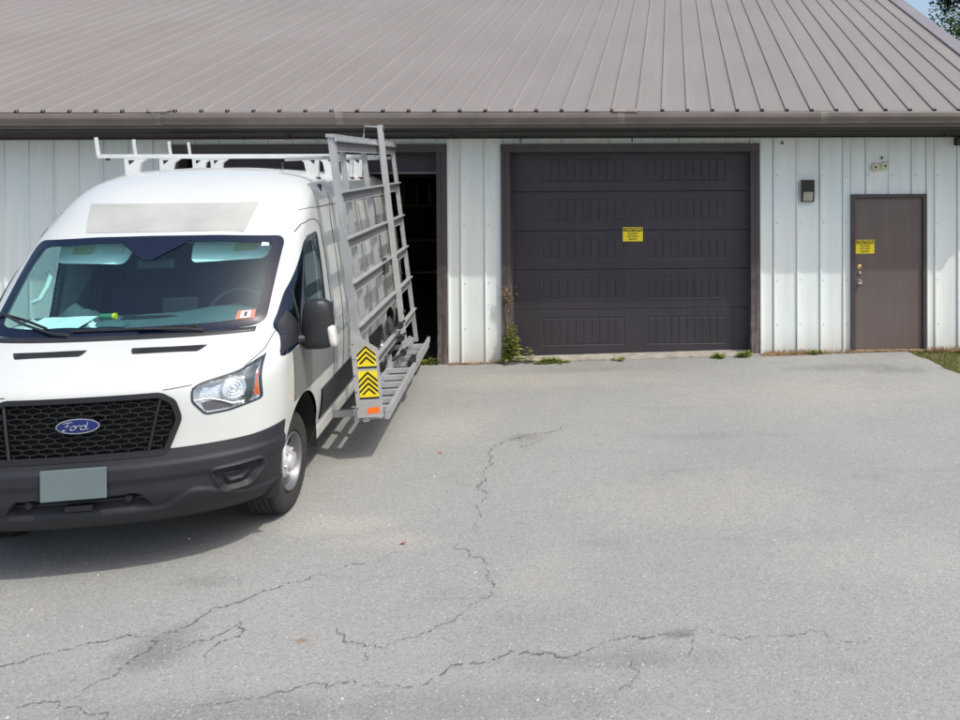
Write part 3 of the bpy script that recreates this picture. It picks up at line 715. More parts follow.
def body():
    m = MB(); cols = []
    for w in lv:
        uc = fu(w)-fl(w); side = [1+(uc-REAR)*k/NS for k in range(1, NS+1)]
        half = ac+side
        cols.append([-x for x in half[:0:-1]]+half)
    V = []; n = len(cols[0])
    for w, row in zip(lv, cols): V += [S(a, w) for a in row]
    F = []
    for i in range(len(lv)-1):
        for j in range(n-1):
            a = (cols[i][j]+cols[i+1][j+1])/2; w = (lv[i]+lv[i+1])/2
            q = (Vector(V[i*n+j])+V[i*n+j+1]+V[(i+1)*n+j]+V[(i+1)*n+j+1])/4
            if cutout(a, -q.y, q.x, w): continue
            F.append((i*n+j, i*n+j+1, (i+1)*n+j+1, (i+1)*n+j))
        F.append((i*n+n-1, i*n, (i+1)*n, (i+1)*n+n-1))
    t = (len(lv)-1)*n; F.append(tuple(range(t, t+n)))
    # snap the arch rims to their circle
    used = {}
    for f in F:
        for k in range(len(f)):
            e = tuple(sorted((f[k], f[(k+1) % len(f)]))); used[e] = used.get(e, 0)+1
    rim = {x for e, c in used.items() if c == 1 for x in e}
    for x in rim:
        p = V[x]; u, w = -p.y, p.z
        for cu_, cw, r in ARCH:
            d = math.hypot(u-cu_, w-cw)
            if abs(d-r) < .07 and abs(p.x) > .7 and w > .33: V[x] = Vector((p.x, -(cu_+(u-cu_)*r/d), cw+(w-cw)*r/d))
    m.v = [tuple(p) for p in V]; m.f = F
    return m.build('body', PAINT, van, smooth=38, fix=False)
bodyo = body()
# underbody and arch liners
m = MB(); m.box((-.80, -.55, .28), (.80, 4.6, .46)); m.box((-.55, -.66, .36), (.55, -.54, .5)); m.build('underbody', DARK, van)
for cu_, cw, r in ARCH:
    for s in (-1, 1):
        m = MB(); m.lathe([(r+.002, s*.995), (r+.012, s*.97), (r+.012, s*.60), (.0, s*.60)], 28, 'x', (0, -cu_, cw), R(-8), R(188)); m.build('arch_liner', plain('arch_liner', (.016, .016, .016), .9), van, smooth=40)
# sill and lower moulding
for s in (-1, 1):
    m = MB(); m.box((s*.90, .52, .33), (s*.99, 3.26, .455), .02); m.build('sill', PAINT, van)
    P = []
    for u in np.linspace(-.54, -3.24, 30): P.append([SN(s*au(u, w), w, o) for w, o in ((.50, .0), (.505, .014), (.60, .018), (.70, .018), (.735, .012), (.74, 0))])
    m = MB(); m.grid(P); m.build('side_moulding', BUMPM, van, smooth=40)
    P = []
    for u in np.linspace(-4.25, -4.7, 8): P.append([SN(s*au(u, w), w, o) for w, o in ((.50, .0), (.505, .014), (.60, .018), (.70, .018), (.735, .012), (.74, 0))])
    m = MB(); m.grid(P); m.build('side_moulding', BUMPM, van, smooth=40)
# front bumper: displaced grid
SLOT = rpoly([(-.40, .455), (.40, .455), (.33, .558), (-.33, .558)], .03, 3)
FOG = rpoly([(.70, .630), (.935, .640), (.945, .575), (.882, .485), (.755, .488)], .03, 3)
def edged(poly, x, y):
    d = 9; n = len(poly)
    for i in range(n):
        ax, ay = poly[i]; bx, by = poly[(i+1) % n]; L2 = (bx-ax)**2+(by-ay)**2+1e-12; t = max(0, min(1, ((x-ax)*(bx-ax)+(y-ay)*(by-ay))/L2))
        d = min(d, math.hypot(x-ax-t*(bx-ax), y-ay-t*(by-ay)))
    return d if pin(poly, x, y) else -d
def sst(x): x = max(0, min(1, x)); return x*x*(3-2*x)
LIP = lambda v: .435+.09*sst((abs(v)-.42)/.2)-.10*sst((abs(v)-.62)/.3)
def bump_off(v, w):
    o = .012
    o += .014*sst((.735-w)/.03)*sst((w-.60)/.05)       # shoulder below the paint line
    o += .018*sst((LIP(v)+.022-w)/.02)                  # lower lip standing forward
    if abs(v) < .48 and .42 < w < .6: o -= .085*sst(edged(SLOT, v, w)/.016)
    if abs(v) > .62:
        d = edged(FOG, abs(v), w); o += .012*sst((d+.018)/.012)-.038*sst(d/.012)
        o += .016*sst((d-.036)/.010)-.016*sst((d-.052)/.01)
    return o
ws = list(np.linspace(.345, .795, 56)); as_ = list(np.linspace(-.955, .955, 231))
P = []
for a in as_:
    col = [Vector(SN(a, .30, -.10))]; ed_ = sst((.955-abs(a))/.02)
    for w in ws:
        w2 = w+.012*sst((abs(a)-.6)/.3)*sst((w-.7)/.1); v = S(a, w2).x; col.append(SN(a, w2, bump_off(v, w2)*max(.15, ed_)))
    col.append(SN(a, .80+.012*sst((abs(a)-.6)/.3), -.006)); P.append(col)
m = MB(); m.grid(P); bum = m.build('front_bumper', BUMPM, van, smooth=50, fix=True)
for w in (.485, .53):
    m = MB(); m.tube([SN(av(v, w), w, -.045) for v in np.linspace(-.36, .36, 13)], .010, 8); m.build('slot_bar', BLKP, bum, smooth=40)
for v in (-.27, .27):
    m = MB(); m.lathe([(0, -.02), (.02, -.018), (.026, 0), (.02, .014), (0, .016)], 14, 'y', tuple(SN(av(v, .51), .51, -.025))); m.build('tow_cover', BUMPM, bum, smooth=40)
m = MB(); c = SN(0, .49, -.01); m.box((-.075, c.y-.012, .465), (.075, c.y+.02, .50), .006); m.build('sensor_cover', BLKP, bum)
# licence plate, blank
m = MB(); pc = S(0, .645); m.box((-.175, pc.y-.040, .555), (.175, pc.y-.030, .742), .003); plate = m.build('license_plate', GREYP, van); plate['label'] = 'blank grey green plate'
# grille
gi = dens(rpoly(GR, .03, 4), .03); gin = shrink(gi, .03)
m = fill(gi, -.055, 22, 40); grl = m.build('grille', plain('grille_backing', (.006, .006, .008), .7), van)
m = ring(gi, gin, -.004, .022); m.build('grille_frame', GRB, grl, smooth=50)
m = MB(); cw_, chh = .088, .040; ginp = shrink(gi, .022)
def hexpt(v, w, o=-.004): return SN(av(v, w), w, o)
edges = set()
for r_ in range(-6, 7):
    for c_ in range(-8, 9):
        cx = c_*cw_+(cw_/2 if r_ % 2 else 0); cy = .955+r_*chh*.75
        hp = [(cx-cw_/2, cy-chh*.25), (cx, cy-chh*.5), (cx+cw_/2, cy-chh*.25), (cx+cw_/2, cy+chh*.25), (cx, cy+chh*.5), (cx-cw_/2, cy+chh*.25)]
        for k in range(6):
            p, q = hp[k], hp[(k+1) % 6]; key = tuple(sorted(((round(p[0], 4), round(p[1], 4)), (round(q[0], 4), round(q[1], 4)))))
            edges.add(key)
for p, q in sorted(edges):
    if pin(ginp, *p) and pin(ginp, *q) and edged(GR, *p) > 0:
        A, B_ = hexpt(*p), hexpt(*q); m.bar(A+Vector((0, .012, 0)), B_+Vector((0, .012, 0)), .026, .0065, up=(0, 0, 1) if abs(A.z-B_.z) < abs(A.x-B_.x) else (1, 0, 0))
tag(m.build('grille_mesh', GRB, grl), kind='stuff')
for s in (-1, 1):
    m = MB(); m.tube([SN(av(s*lerp(.372, .425, t), lerp(.79, 1.115, t)), lerp(.79, 1.115, t), .004) for t in np.linspace(0, 1, 8)], .009, 6); m.build('grille_bar', GRB, grl, smooth=40)
# oval emblem with script lettering
ec = Vector((0, S(0, .985).y-.028, .982))
m = MB(); el = [(.118*math.cos(t)*1, .046*math.sin(t)) for t in np.linspace(0, 2*math.pi, 49)[:-1]]
m.prism(el, .03, lambda p, q, d: (ec.x+p, ec.y+d, ec.z+q)); emb = m.build('emblem', CHROME, van, smooth=30)
m = MB(); m.prism([(p*.94, q*.86) for p, q in el], .004, lambda p, q, d: (ec.x+p, ec.y-.004+d, ec.z+q)); m.build('emblem_field', plain('emblem_blue', (.008, .022, .13), .2, 0, .1), emb, smooth=30)
m = MB()
def stroke(pts, r=.0032): m.tube([(ec.x+p*.00105, ec.y-.0065, ec.z+q*.00105) for p, q in pts], r, 6)
stroke([(-70, 18), (-60, 25), (-35, 26), (-22, 27)]); stroke([(-45, 26), (-50, 8), (-58, -14), (-68, -22), (-74, -16)]); stroke([(-62, 4), (-50, 5), (-38, 6)])
def arc(cx, cy, rx, ry, t0, t1, n=14): return [(cx+rx*math.cos(lerp(t0, t1, k/n))+.25*ry*math.sin(lerp(t0, t1, k/n)), cy+ry*math.sin(lerp(t0, t1, k/n))) for k in range(n+1)]
stroke(arc(-22, -7, 13, 12, 0, 2*math.pi)); stroke([(-2, 4), (-4, -8), (-8, -19)]); stroke([(-3, -3), (3, 4), (10, 6), (16, 3)])
stroke(arc(30, -7, 14, 12, .3, 2*math.pi+.3)); stroke([(54, 27), (50, 8), (45, -12), (48, -19), (58, -15)])
m.build('emblem_lettering', CHROME, emb, smooth=40)
# bonnet vents, shut lines
for s in (1, -1):
    vp = VENT if s == 1 else mir(VENT)
    m = fill(rpoly(vp, .008, 2), .003, 6, 24); vt = m.build('bonnet_vent', BLKP, van)
    for k in range(3):
        w = 1.335+.009*k; m = MB(); m.tube([SN(av(s*v, w), w, .004) for v in np.linspace(.17, .53, 8)], .003, 4); m.build('vent_slat', BLKP, vt)
SEAM = plain('shut_line', (.03, .03, .03), .8)
def seam(pts, r=.0035, n=4, side=1, mode='v', nm='shut_line'):
    m = MB(); q = []
    for (a0, w0), (a1, w1) in zip(pts, pts[1:]):
        k = max(2, int(math.hypot(a1-a0, w1-w0)/.03)); q += [(lerp(a0, a1, j/k), lerp(w0, w1, j/k)) for j in range(k)]
    q.append(pts[-1])
    f = {'v': av, 'u': au}[mode]
    m.tube([SN(side*f(x, w), w, 0) for x, w in q], r, n); m.build(nm, SEAM, van)
for s in (1, -1):
    seam([(.43, 1.152), (.50, 1.158), (.58, 1.165)], .0028, side=s)
    seam([(.83, 1.225), (.90, 1.30), (.925, 1.42)], .003, side=s)
    seam([(-.22, 2.075), (-.45, 2.105), (-.85, 2.158)], .0028, side=s, mode='u') if False else None
    # front door, B pillar and sliding door
    seam([(.18, 1.20), (.10, .95), (.0, .88)], .004, side=s, mode='u')
    seam([(-.96, .50), (-.98, 1.3), (-1.0, 2.02), (-.95, 2.07), (-.85, 2.10), (-.70, 2.105), (-.52, 2.08), (-.40, 2.03)], .004, side=s, mode='u')
    seam([(-1.30, .50), (-1.34, 1.3), (-1.40, 2.1), (-1.5, 2.3)], .005, side=s, mode='u')
    seam([(-2.62, .50), (-2.66, 2.15)], .004, side=s, mode='u')
    seam([(-1.0, 2.19), (-2.5, 2.2), (-4.6, 2.22)], .004, side=s, mode='u')
    seam([(-.62, 2.19), (-.8, 2.20), (-1.0, 2.19)], .003, side=s, mode='u')
    # body line and pressed panels on the cargo side
    for u0, u1 in ((-1.5, -2.52), (-2.78, -3.7), (-3.8, -4.55)):
        pp = [(u0, 1.30), (u1, 1.30), (u1+.02, 1.98), (u0-.03, 1.98)]
        o_ = dens(rpoly(pp, .06, 4), .05); i_ = shrink(o_, -.03 if sum(o_[k][0]*o_[(k+1) % len(o_)][1]-o_[(k+1) % len(o_)][0]*o_[k][1] for k in range(len(o_))) == 0 else .035)
        m = ring(o_, i_, -.004, .008, conv=au, mirror=s); m.build('pressed_panel', PAINT, van, smooth=60)
# windshield: black border, glass
mo = WSo; cxs, cys = 0, 1.72
WSi = [(0, 1.466)]+WSi_h+[(-x, y) for x, y in WSi_h[-2::-1]]
def match(outer, inner):
    # inner outline sampled at the same bearings as the outer one
    inn = dens(inner, .008); res = []
    for x, y in outer:
        t = math.atan2((y-cys)*1.5, x); res.append(min(inn, key=lambda p: abs(math.remainder(math.atan2((p[1]-cys)*1.5, p[0])-t, 2*math.pi))))
    return res
m = ring(mo, match(mo, rpoly(WSi, .03, 4)), .0, .004); wsb = m.build('windshield_border', FRIT, van, smooth=50)
m = fill(shrink(WSo, .01), .001, 30, 50); m.build('windshield', WGLASS, van, smooth=60)
TRI = [(-.24, 2.005), (-.03, 1.875), (.03, 1.875), (.24, 2.005)]
m = fill(TRI, .007, 8, 16); m.build('sensor_shade', FRIT, wsb)
m = fill([(.70, 1.945), (.745, 1.945), (.742, 1.985), (.698, 1.985)], .003, 3, 4); m.build('window_sticker', plain('sticker_mint', (.55, .70, .64), .5), wsb)
m = fill([(.665, 1.478), (.775, 1.478), (.772, 1.53), (.668, 1.53)], .0055, 3, 6); st_ = m.build('window_sticker', plain('sticker_red', (.42, .14, .09), .5), wsb)
m = fill([(.69, 1.484), (.748, 1.484), (.746, 1.525), (.692, 1.525)], .0065, 3, 6); m.build('window_sticker', PAPER, wsb)
m = fill([(.71, 1.49), (.728, 1.49), (.727, 1.519), (.711, 1.519)], .0075, 3, 3); m.build('window_sticker', BLK, wsb)
# wipers
def wiper(arm, blade):
    m = MB(); m.tube([SN(av(v, w), w, o) for v, w, o in arm], [.012]+[.009]*(len(arm)-1), 6); wo = m.build('wiper', BLKP, van, smooth=40)
    m = MB(); m.tube([SN(av(v, w), w, .016) for v, w in blade], .009, 4); m.build('wiper_blade', BLKP, wo)
wiper([(-.30, 1.425, .02), (-.40, 1.435, .028), (-.60, 1.49, .028), (-.78, 1.548, .022)], [(-.835, 1.53), (-.78, 1.548), (-.6, 1.515), (-.45, 1.47)])
wiper([(.50, 1.420, .02), (.40, 1.432, .028), (.10, 1.446, .028)], [(-.29, 1.452), (0, 1.452), (.20, 1.452), (.45, 1.450)])
m = MB(); P = []
for v in np.linspace(-.8, .8, 41): P.append([SN(av(v, w), w, o) for w, o in ((1.398-.0*abs(v), .0), (1.400, .006), (1.415, .010), (1.425, .004))])
m.grid(P); m.build('cowl', BLKP, van, smooth=40)
# head lamps
CLEAR = plain('lamp_dark', (.03, .04, .05), .25)
for s in (1, -1):
    hp = dens(rpoly(HL, .025, 3), .02)
    dp = lambda tr, tc, v, w: -.065*sst(min(tr, 1-tr)*7)*sst(min(tc, 1-tc)*7)
    m = fill(hp, 0, 22, 26, mirror=s, off_fn=dp); hl = m.build('headlight', plain('lamp_reflector', (.72, .75, .78), .22, .7, .1, 30, .9, 45), van, smooth=50)
    m = ring(hp, shrink(hp, .012), -.006, .009, mirror=s); m.build('lamp_bezel', CLEAR, hl, smooth=50)
    m = fill(shrink(hp, .006), .002, 20, 26, mirror=s); m.build('lamp_lens', LENS, hl, smooth=60)
    m = fill([(.66, .99), (.80, .992), (.815, 1.02), (.72, 1.058), (.635, 1.055)], -.028, 8, 14, mirror=s); m.build('lower_shade', plain('lamp_grey', (.09, .09, .10), .35), hl)
    m = fill([(.905, 1.035), (.940, 1.028), (.922, 1.215), (.912, 1.20)], -.012, 8, 6, mirror=s); m.build('turn_signal', AMBER, hl)
    m = fill([(.865, 1.01), (.90, 1.03), (.905, 1.235), (.84, 1.20), (.87, 1.10)], -.020, 10, 8, mirror=s); m.build('inner_divider', CLEAR, hl)
    c = SN(s*av(.805, 1.115), 1.115, -.055)
    ax = (SN(s*av(.805, 1.115), 1.115, .02)-c).normalized(); Mx = Matrix.Translation(c) @ ax.to_track_quat('Z', 'Y').to_matrix().to_4x4()
    for prof, nm, mm in (([(.076, .030), (.070, .036), (.064, .030), (.060, .012), (.046, .016), (.043, .002), (.028, .006), (.024, -.004), (.0, -.005)], 'reflector_bowl', plain('faceted_chrome', (.8, .82, .84), .2, .85, .1, 40, 1.0, 55)), ([(0, .030), (.006, .029), (.010, .022), (.011, .0)], 'bulb', ALUW)):
        q = MB(); q.lathe(prof, 24); q.v = [tuple(Mx @ Vector(p)) for p in q.v]; q.build(nm, mm, hl, smooth=40)
    m = MB(); m.tube([SN(s*av(v, w), w, -.02) for v, w in ((.60, 1.068), (.68, 1.072), (.74, 1.05), (.80, 1.02), (.86, 1.02))], .006, 6); m.build('light_guide', CHROME, hl, smooth=40)
# side windows
SWi = shrink(SWo, .035)
for s in (1, -1):
    m = ring(SWo, SWi, .0, .005, conv=au, mirror=s); wn = m.build('side_window', FRIT, van, smooth=50)
    m = fill(shrink(SWo, .012), .001, 26, 20, conv=au, mirror=s); m.build('pane', SGLASS, wn, smooth=60)
    m = MB(); m.tube([SN(s*au(u, w), w, .004) for u, w in ((.06, 1.26), (.01, 1.40), (-.03, 1.62))], .012, 6); m.build('quarter_post', BLKP, wn)
    m = fill([(.435, 1.24), (.02, 1.27), (.02, 1.34), (.10, 1.50), (.29, 1.365)], .006, 10, 10, conv=au, mirror=s); m.build('mirror_sail', BLKP, wn, smooth=40)
# mirrors
for s in (1, -1):
    cx0, cx1, z0, z1 = 1.03, 1.255, 1.19, 1.56
    bm = bmesh.new(); bmesh.ops.create_cube(bm, size=1); bmesh.ops.subdivide_edges(bm, edges=bm.edges[:], cuts=5, use_grid_fill=True)
    for v in bm.verts:
        x, y, z = v.co*2; l = (abs(x)**5+abs(y)**5+abs(z)**5)**(1/5); v.co = Vector((x, y, z))/max(l, 1e-6)
        q = v.co; tz = (q.z+1)/2; inner = (q.x < 0)
        xx = lerp(cx0, cx1, (q.x+1)/2)+(.018*(tz-.5) if inner else -.03*tz**2); d = .075*(1-.35*abs(q.x)**2)
        v.co = Vector((s*xx, -.02+q.y*(d if q.y < 0 else .06), lerp(z0, z1, tz)))
    q = MB(); q.bm(bm); mo_ = q.build('wing_mirror', BLKP, van, smooth=50)
    q = MB(); q.tube([(s*.96, -.10, 1.27), (s*1.02, -.06, 1.275), (s*1.09, -.03, 1.27)], [.05, .036, .036], 10); q.build('mirror_arm', BLKP, mo_, smooth=40)
    bm = bmesh.new(); bmesh.ops.create_cube(bm, size=1); bmesh.ops.subdivide_edges(bm, edges=bm.edges[:], cuts=3, use_grid_fill=True)
    for v in bm.verts:
        x, y, z = v.co*2; l = (abs(x)**4+abs(y)**4+abs(z)**4)**.25; p = Vector((x, y, z))/max(l, 1e-6)
        v.co = Vector((s*(1.243+p.x*.026-.012*p.z), -.035+p.y*.055, 1.285+p.z*.082))
    q = MB(); q.bm(bm); q.build('indicator_lens', plain('clear_indicator', (.62, .60, .58), .15), mo_, smooth=50)
    q = MB(); q.box((s*1.05, .037, 1.19), (s*1.235, .043, 1.53), .002); q.build('mirror_glass', CHROME, mo_)
# door sign (blank grey sheet), banner on the roof cap
m = MB(); P = []
for w in np.linspace(.865, 1.232, 14): P.append([SN(au(u, w), w, .004) for u in np.linspace(.24, -.95, 18)])
m.grid(P); o = m.build('door_sign', GREYD, van, smooth=60); o['label'] = 'blank grey sheet on the front door'
m = fill([(-.50, 2.062), (.56, 2.050), (.58, 2.262), (-.60, 2.262)], .003, 16, 30); o = m.build('roof_banner', plain('pale_banner', (.37, .38, .36), .55, 0, .12, 3), van, smooth=60); o['label'] = 'blank pale grey banner above the windshield'
# cabin: liner, dash, wheel, seats, visors, partition
m = MB(); P = []
for w in np.linspace(.95, 2.30, 109): P.append([(a, w) for a in np.linspace(-2.0, 2.0, 321)])
vs_, fs_ = [], []; n = 321
for row in P:
    for a, w in row: vs_.append(SN(a, w, -.045 if abs(a) < .5 or abs(a) > 1.2 else -.045))
for i in range(108):
    for j in range(n-1):
        a = (P[i][j][0]+P[i][j+1][0])/2; w = (P[i][j][1]+P[i+1][j][1])/2; q = S(a, w)
        if w < 1.5 and abs(a) < .9: continue
        if cutout(a, -q.y, q.x, w): continue
        fs_.append((i*n+j, i*n+j+1, (i+1)*n+j+1, (i+1)*n+j))
m.add(vs_, fs_); m.build('cabin_liner', LINER, van, smooth=60, fix=False)
m = MB(); m.box((-.86, 1.28, .46), (.86, 1.31, 2.38)); m.build('partition', plain('partition', (.02, .035, .06), .8), van)
m = MB(); m.box((-.9, -.42, .46), (.9, 1.28, .52)); m.build('cabin_floor', DARK, van)
# dashboard as a lofted profile
P = []
for v in np.linspace(-.86, .86, 35):
    k = 1-.12*(abs(v)/.86)**3; hump = .045*math.exp(-((v-.42)/.24)**2)
    P.append([(v, y*k+(1-k)*.1, z+(hump if 4 <= i <= 7 else hump*.3)) for i, (y, z) in enumerate(((-.20, .9), (-.36, 1.25), (-.36, 1.375), (-.22, 1.40), (.0, 1.425), (.16, 1.445), (.26, 1.45), (.32, 1.42), (.34, 1.34), (.30, 1.0), (.30, .6)))])
m = MB(); m.grid(P); dash = m.build('dashboard', DASH, van, smooth=45)
m = MB(); m.box((-.22, .10, 1.437), (.20, .17, 1.452), .004); m.build('dash_vent', BLKP, dash)
m = MB(); m.box((-.02, .27, 1.40), (.22, .30, 1.56), .01); m.build('screen', BLKP, dash)
wc_ = Vector((.42, .48, 1.41)); Mx = Matrix.Translation(wc_) @ Matrix.Rotation(R(-38), 4, 'X')
q = MB(); q.tube([Mx @ Vector((.195*math.cos(t), .0, .195*math.sin(t))) for t in np.linspace(0, 2*math.pi, 41)[:-1]], .017, 8, closed=True)
for t in (R(-90), R(0), R(180)): q.tube([Mx @ Vector((0, .0, 0)), Mx @ Vector((.19*math.cos(t), 0, .19*math.sin(t)))], .018, 6)
q.lathe([(0, -.02), (.06, -.02), (.07, 0), (.06, .03), (0, .03)], 16, 'y', tuple(wc_)); q.build('steering_wheel', plain('wheel_grey', (.09, .10, .11), .5), van, smooth=40)
for sx_ in (-.45, .45):
    q = MB(); q.box((sx_-.26, .60, .72), (sx_+.26, 1.10, .92), .05); sb = q.build('seat', SEATM, van, smooth=50)
    q = MB(); q.box((sx_-.25, 1.02, .90), (sx_+.25, 1.16, 1.56), .05); q.build('backrest', SEATM, sb, smooth=50)
    q = MB(); q.box((sx_-.14, 1.04, 1.60), (sx_+.14, 1.15, 1.80), .04); q.tube([(sx_-.06, 1.1, 1.5), (sx_-.06, 1.1, 1.65)], .008, 6); q.tube([(sx_+.06, 1.1, 1.5), (sx_+.06, 1.1, 1.65)], .008, 6); q.build('headrest', SEATM, sb, smooth=50)
VIS = plain('visor_fabric', (.80, .84, .82), .8)
for s in (1, -1):
    c0, c1 = s*.22, s*.70
    q = MB(); P = []
    pl = rpoly([(c0, 1.835), (c1, 1.845), (c1+s*.03, 1.975), (c0-s*.03, 1.975)], .04, 4)
    q.prism(pl, .022, lambda p, z, d: (p, .16+(z-1.84)*.95-.10*(abs(p)/.7)**2*-1+d, z)); vo = q.build('sun_visor', VIS, van, smooth=40)
    for k, (mm, dx) in enumerate(((PAPER, .12), (plain('visor_label', (.55, .52, .30), .7), .33))):
        xa = c0+s*dx; q = MB(); q.prism([(xa-.07, 1.905), (xa+.07, 1.905), (xa+.07, 1.955), (xa-.07, 1.955)], .002, lambda p, z, d: (p, .16+(z-1.84)*.95+.10*(abs(p)/.7)**2-.006+d, z)); q.build('visor_card', mm, vo)
q = MB(); q.box((-.12, .12, 1.80), (.12, .15, 1.87), .012); q.build('rear_view_mirror', BLKP, van)
for s in (-1, 1):
    q = MB(); q.tube([(s*.80, .14, 1.58), (s*.76, .16, 1.60), (s*.745, .22, 1.68), (s*.75, .28, 1.75), (s*.78, .30, 1.78)], .016, 8); q.build('grab_handle', LINER, van, smooth=40)
# things on the dash
def crumple(nm, x, y, w, d, h, z, mm, seed, lab, cat):
    r = random.Random(seed); q = MB(); P = []
    for i in range(6):
        P.append([(x+w*(i/5-.5), y+d*(j/5-.5)+r.uniform(-.01, .01), z+h*(1-((i-2.5)/2.6)**2)*(1-((j-2.5)/2.6)**2)*r.uniform(.5, 1.1)) for j in range(6)])
    if nm == 'paper_sheet': P = [[(px, py, z+.12*(py-y+d/2)+.02) for px, py, pz in row] for row in P]
    q.grid(P); o = q.build(nm, mm, smooth=60); o.location = (VX, VY, 0); o.rotation_euler = (0, 0, TH); tag(o, lab, cat)
crumple('paper_sheet', -.50, -.10, .34, .26, .012, 1.435, PAPER, 1, 'white sheet of paper lying on the van dashboard', 'paper')
crumple('crumpled_bag', -.72, -.06, .20, .2, .10, 1.40, plain('bag_white', (.60, .60, .56), .7, 0, .3, 30), 2, 'crumpled white bag in the corner of the van dashboard', 'bag')
crumple('hat', -.50, .12, .26, .26, .14, 1.43, plain('cap_grey', (.07, .085, .09), .9), 3, 'dark grey work hat lying on the van dashboard', 'hat')
crumple('work_glove', -.24, -.02, .24, .14, .05, 1.425, plain('glove_teal', (.06, .11, .11), .9), 4, 'dark teal work gloves lying on the van dashboard', 'glove')
crumple('wadded_tissue', -.33, -.05, .10, .08, .05, 1.425, PAPER, 5, 'small wad of white tissue beside the gloves on the dashboard', 'tissue')
q = MB(); q.lathe([(0, 0), (.022, 0), (.022, .075), (.018, .08), (.0, .08)], 16, 'x', (-.33, .06, 1.475)); o = q.build('green_can', plain('can_green', (.03, .16, .08), .5), smooth=40); o.location = (VX, VY, 0); o.rotation_euler = (0, 0, TH); tag(o, 'small green can with a yellow end lying on the van dashboard', 'can');  # small green can lying on its side on the dash
q = MB(); q.lathe([(0, .0805), (.023, .0805), (.023, .10), (0, .10)], 16, 'x', (-.33, .06, 1.475)); q.build('can_end', YEL, o, smooth=40)
# wheels
tread = [(.20, -.105), (.30, -.118), (.335, -.112), (.350, -.098)]
def tyre_mesh():
    prof = [(.205, -.085), (.225, -.108), (.27, -.118), (.315, -.116), (.340, -.105), (.352, -.090)]
    for y in (-.055, -.018, .018, .055): prof += [(.356, y-.007), (.347, y-.004), (.347, y+.004), (.356, y+.007)]
    prof += [(.352, .090), (.340, .105), (.315, .116), (.27, .118), (.225, .108), (.205, .085)]
    m = MB(); m.lathe(prof, 72, 'x')
    # shoulder blocks
    for k in range(60):
        t = 2*math.pi*k/60
        for s in (-1, 1):
            c, sn_ = math.cos(t), math.sin(t); c2, s2 = math.cos(t+.065), math.sin(t+.065)
            r0, r1 = .338, .3585
            pts = []
            for (cc, ss) in ((c, sn_), (c2, s2)):
                for (r, x) in ((r1, s*.064), (r1-.002, s*.092), (.335, s*.112), (.335, s*.064)): pts.append((x, r*cc, r*ss))
            m.add(pts, [(0, 1, 2, 3), (7, 6, 5, 4), (0, 4, 5, 1), (1, 5, 6, 2)])
    return m.mesh('tyre', RUBBER, 35)
TY = tyre_mesh()
def rim_meshes():
    m = MB(); m.lathe([(.212, .10), (.206, .112), (.198, .105), (.190, .07), (.180, .045), (.165, .035), (.155, .035)], 48, 'x')
    m.lathe([(.105, .052), (.09, .066), (.0, .066)], 40, 'x'); m.lathe([(.212, -.1), (.19, -.06), (.19, .07)], 48, 'x')
    for k in range(8):       # webs between the hand holes
        t0, t1 = 2*math.pi*(k+.0)/8, 2*math.pi*(k+.56)/8; P = []
        for i in range(6):
            t = lerp(t0, t1, i/5); P.append([(x, r*math.cos(t), r*math.sin(t)) for r, x in ((.105, .052), (.13, .040), (.156, .035))])
        m.grid(P)
    a = m.mesh('rim', STEEL, 40)
    m = MB(); m.lathe([(.112, .058), (.115, .066), (.10, .085), (.072, .098), (.066, .118), (.05, .126), (0, .128)], 36, 'x')
    for k in range(6):
        t = 2*math.pi*k/6; m.lathe([(.012, .07), (.013, .10), (.007, .106), (0, .106)], 8, 'x', (0, .088*math.cos(t), .088*math.sin(t)))
    return a, m.mesh('hub_cap', CHROME if False else plain('hub_silver', (.70, .70, .71), .28, .6, .1, 20), 35)
RM, HC = rim_meshes()
dk = MB(); dk.lathe([(.20, -.02), (0, -.02)], 32, 'x'); DK = dk.mesh('brake_disc', plain('rusty_disc', (.09, .06, .045), .6, .3))
def wheel(u, s):
    o = link('wheel', RM, van); o.location = (s*.838, -u, .358); o.rotation_euler = (rnd.uniform(0, 1) if s == 1 else 0, 0, 0 if s == 1 else math.pi)
    if u > -1 : o.rotation_euler[2] += R(-3)
    for nm, me in (('tyre', TY), ('hub_cap', HC), ('brake_disc', DK)): link(nm, me, o)
for u in (0.0, -3.76):
    for s in (1, -1): wheel(u, s)
# antenna
q = MB(); q.lathe([(.028, 0), (.022, .012), (.014, .02), (.010, .055), (.012, .075), (0, .08)], 14, 'z', (.50, 1.45, 2.495)); q.build('antenna', BLKP, van, smooth=40)
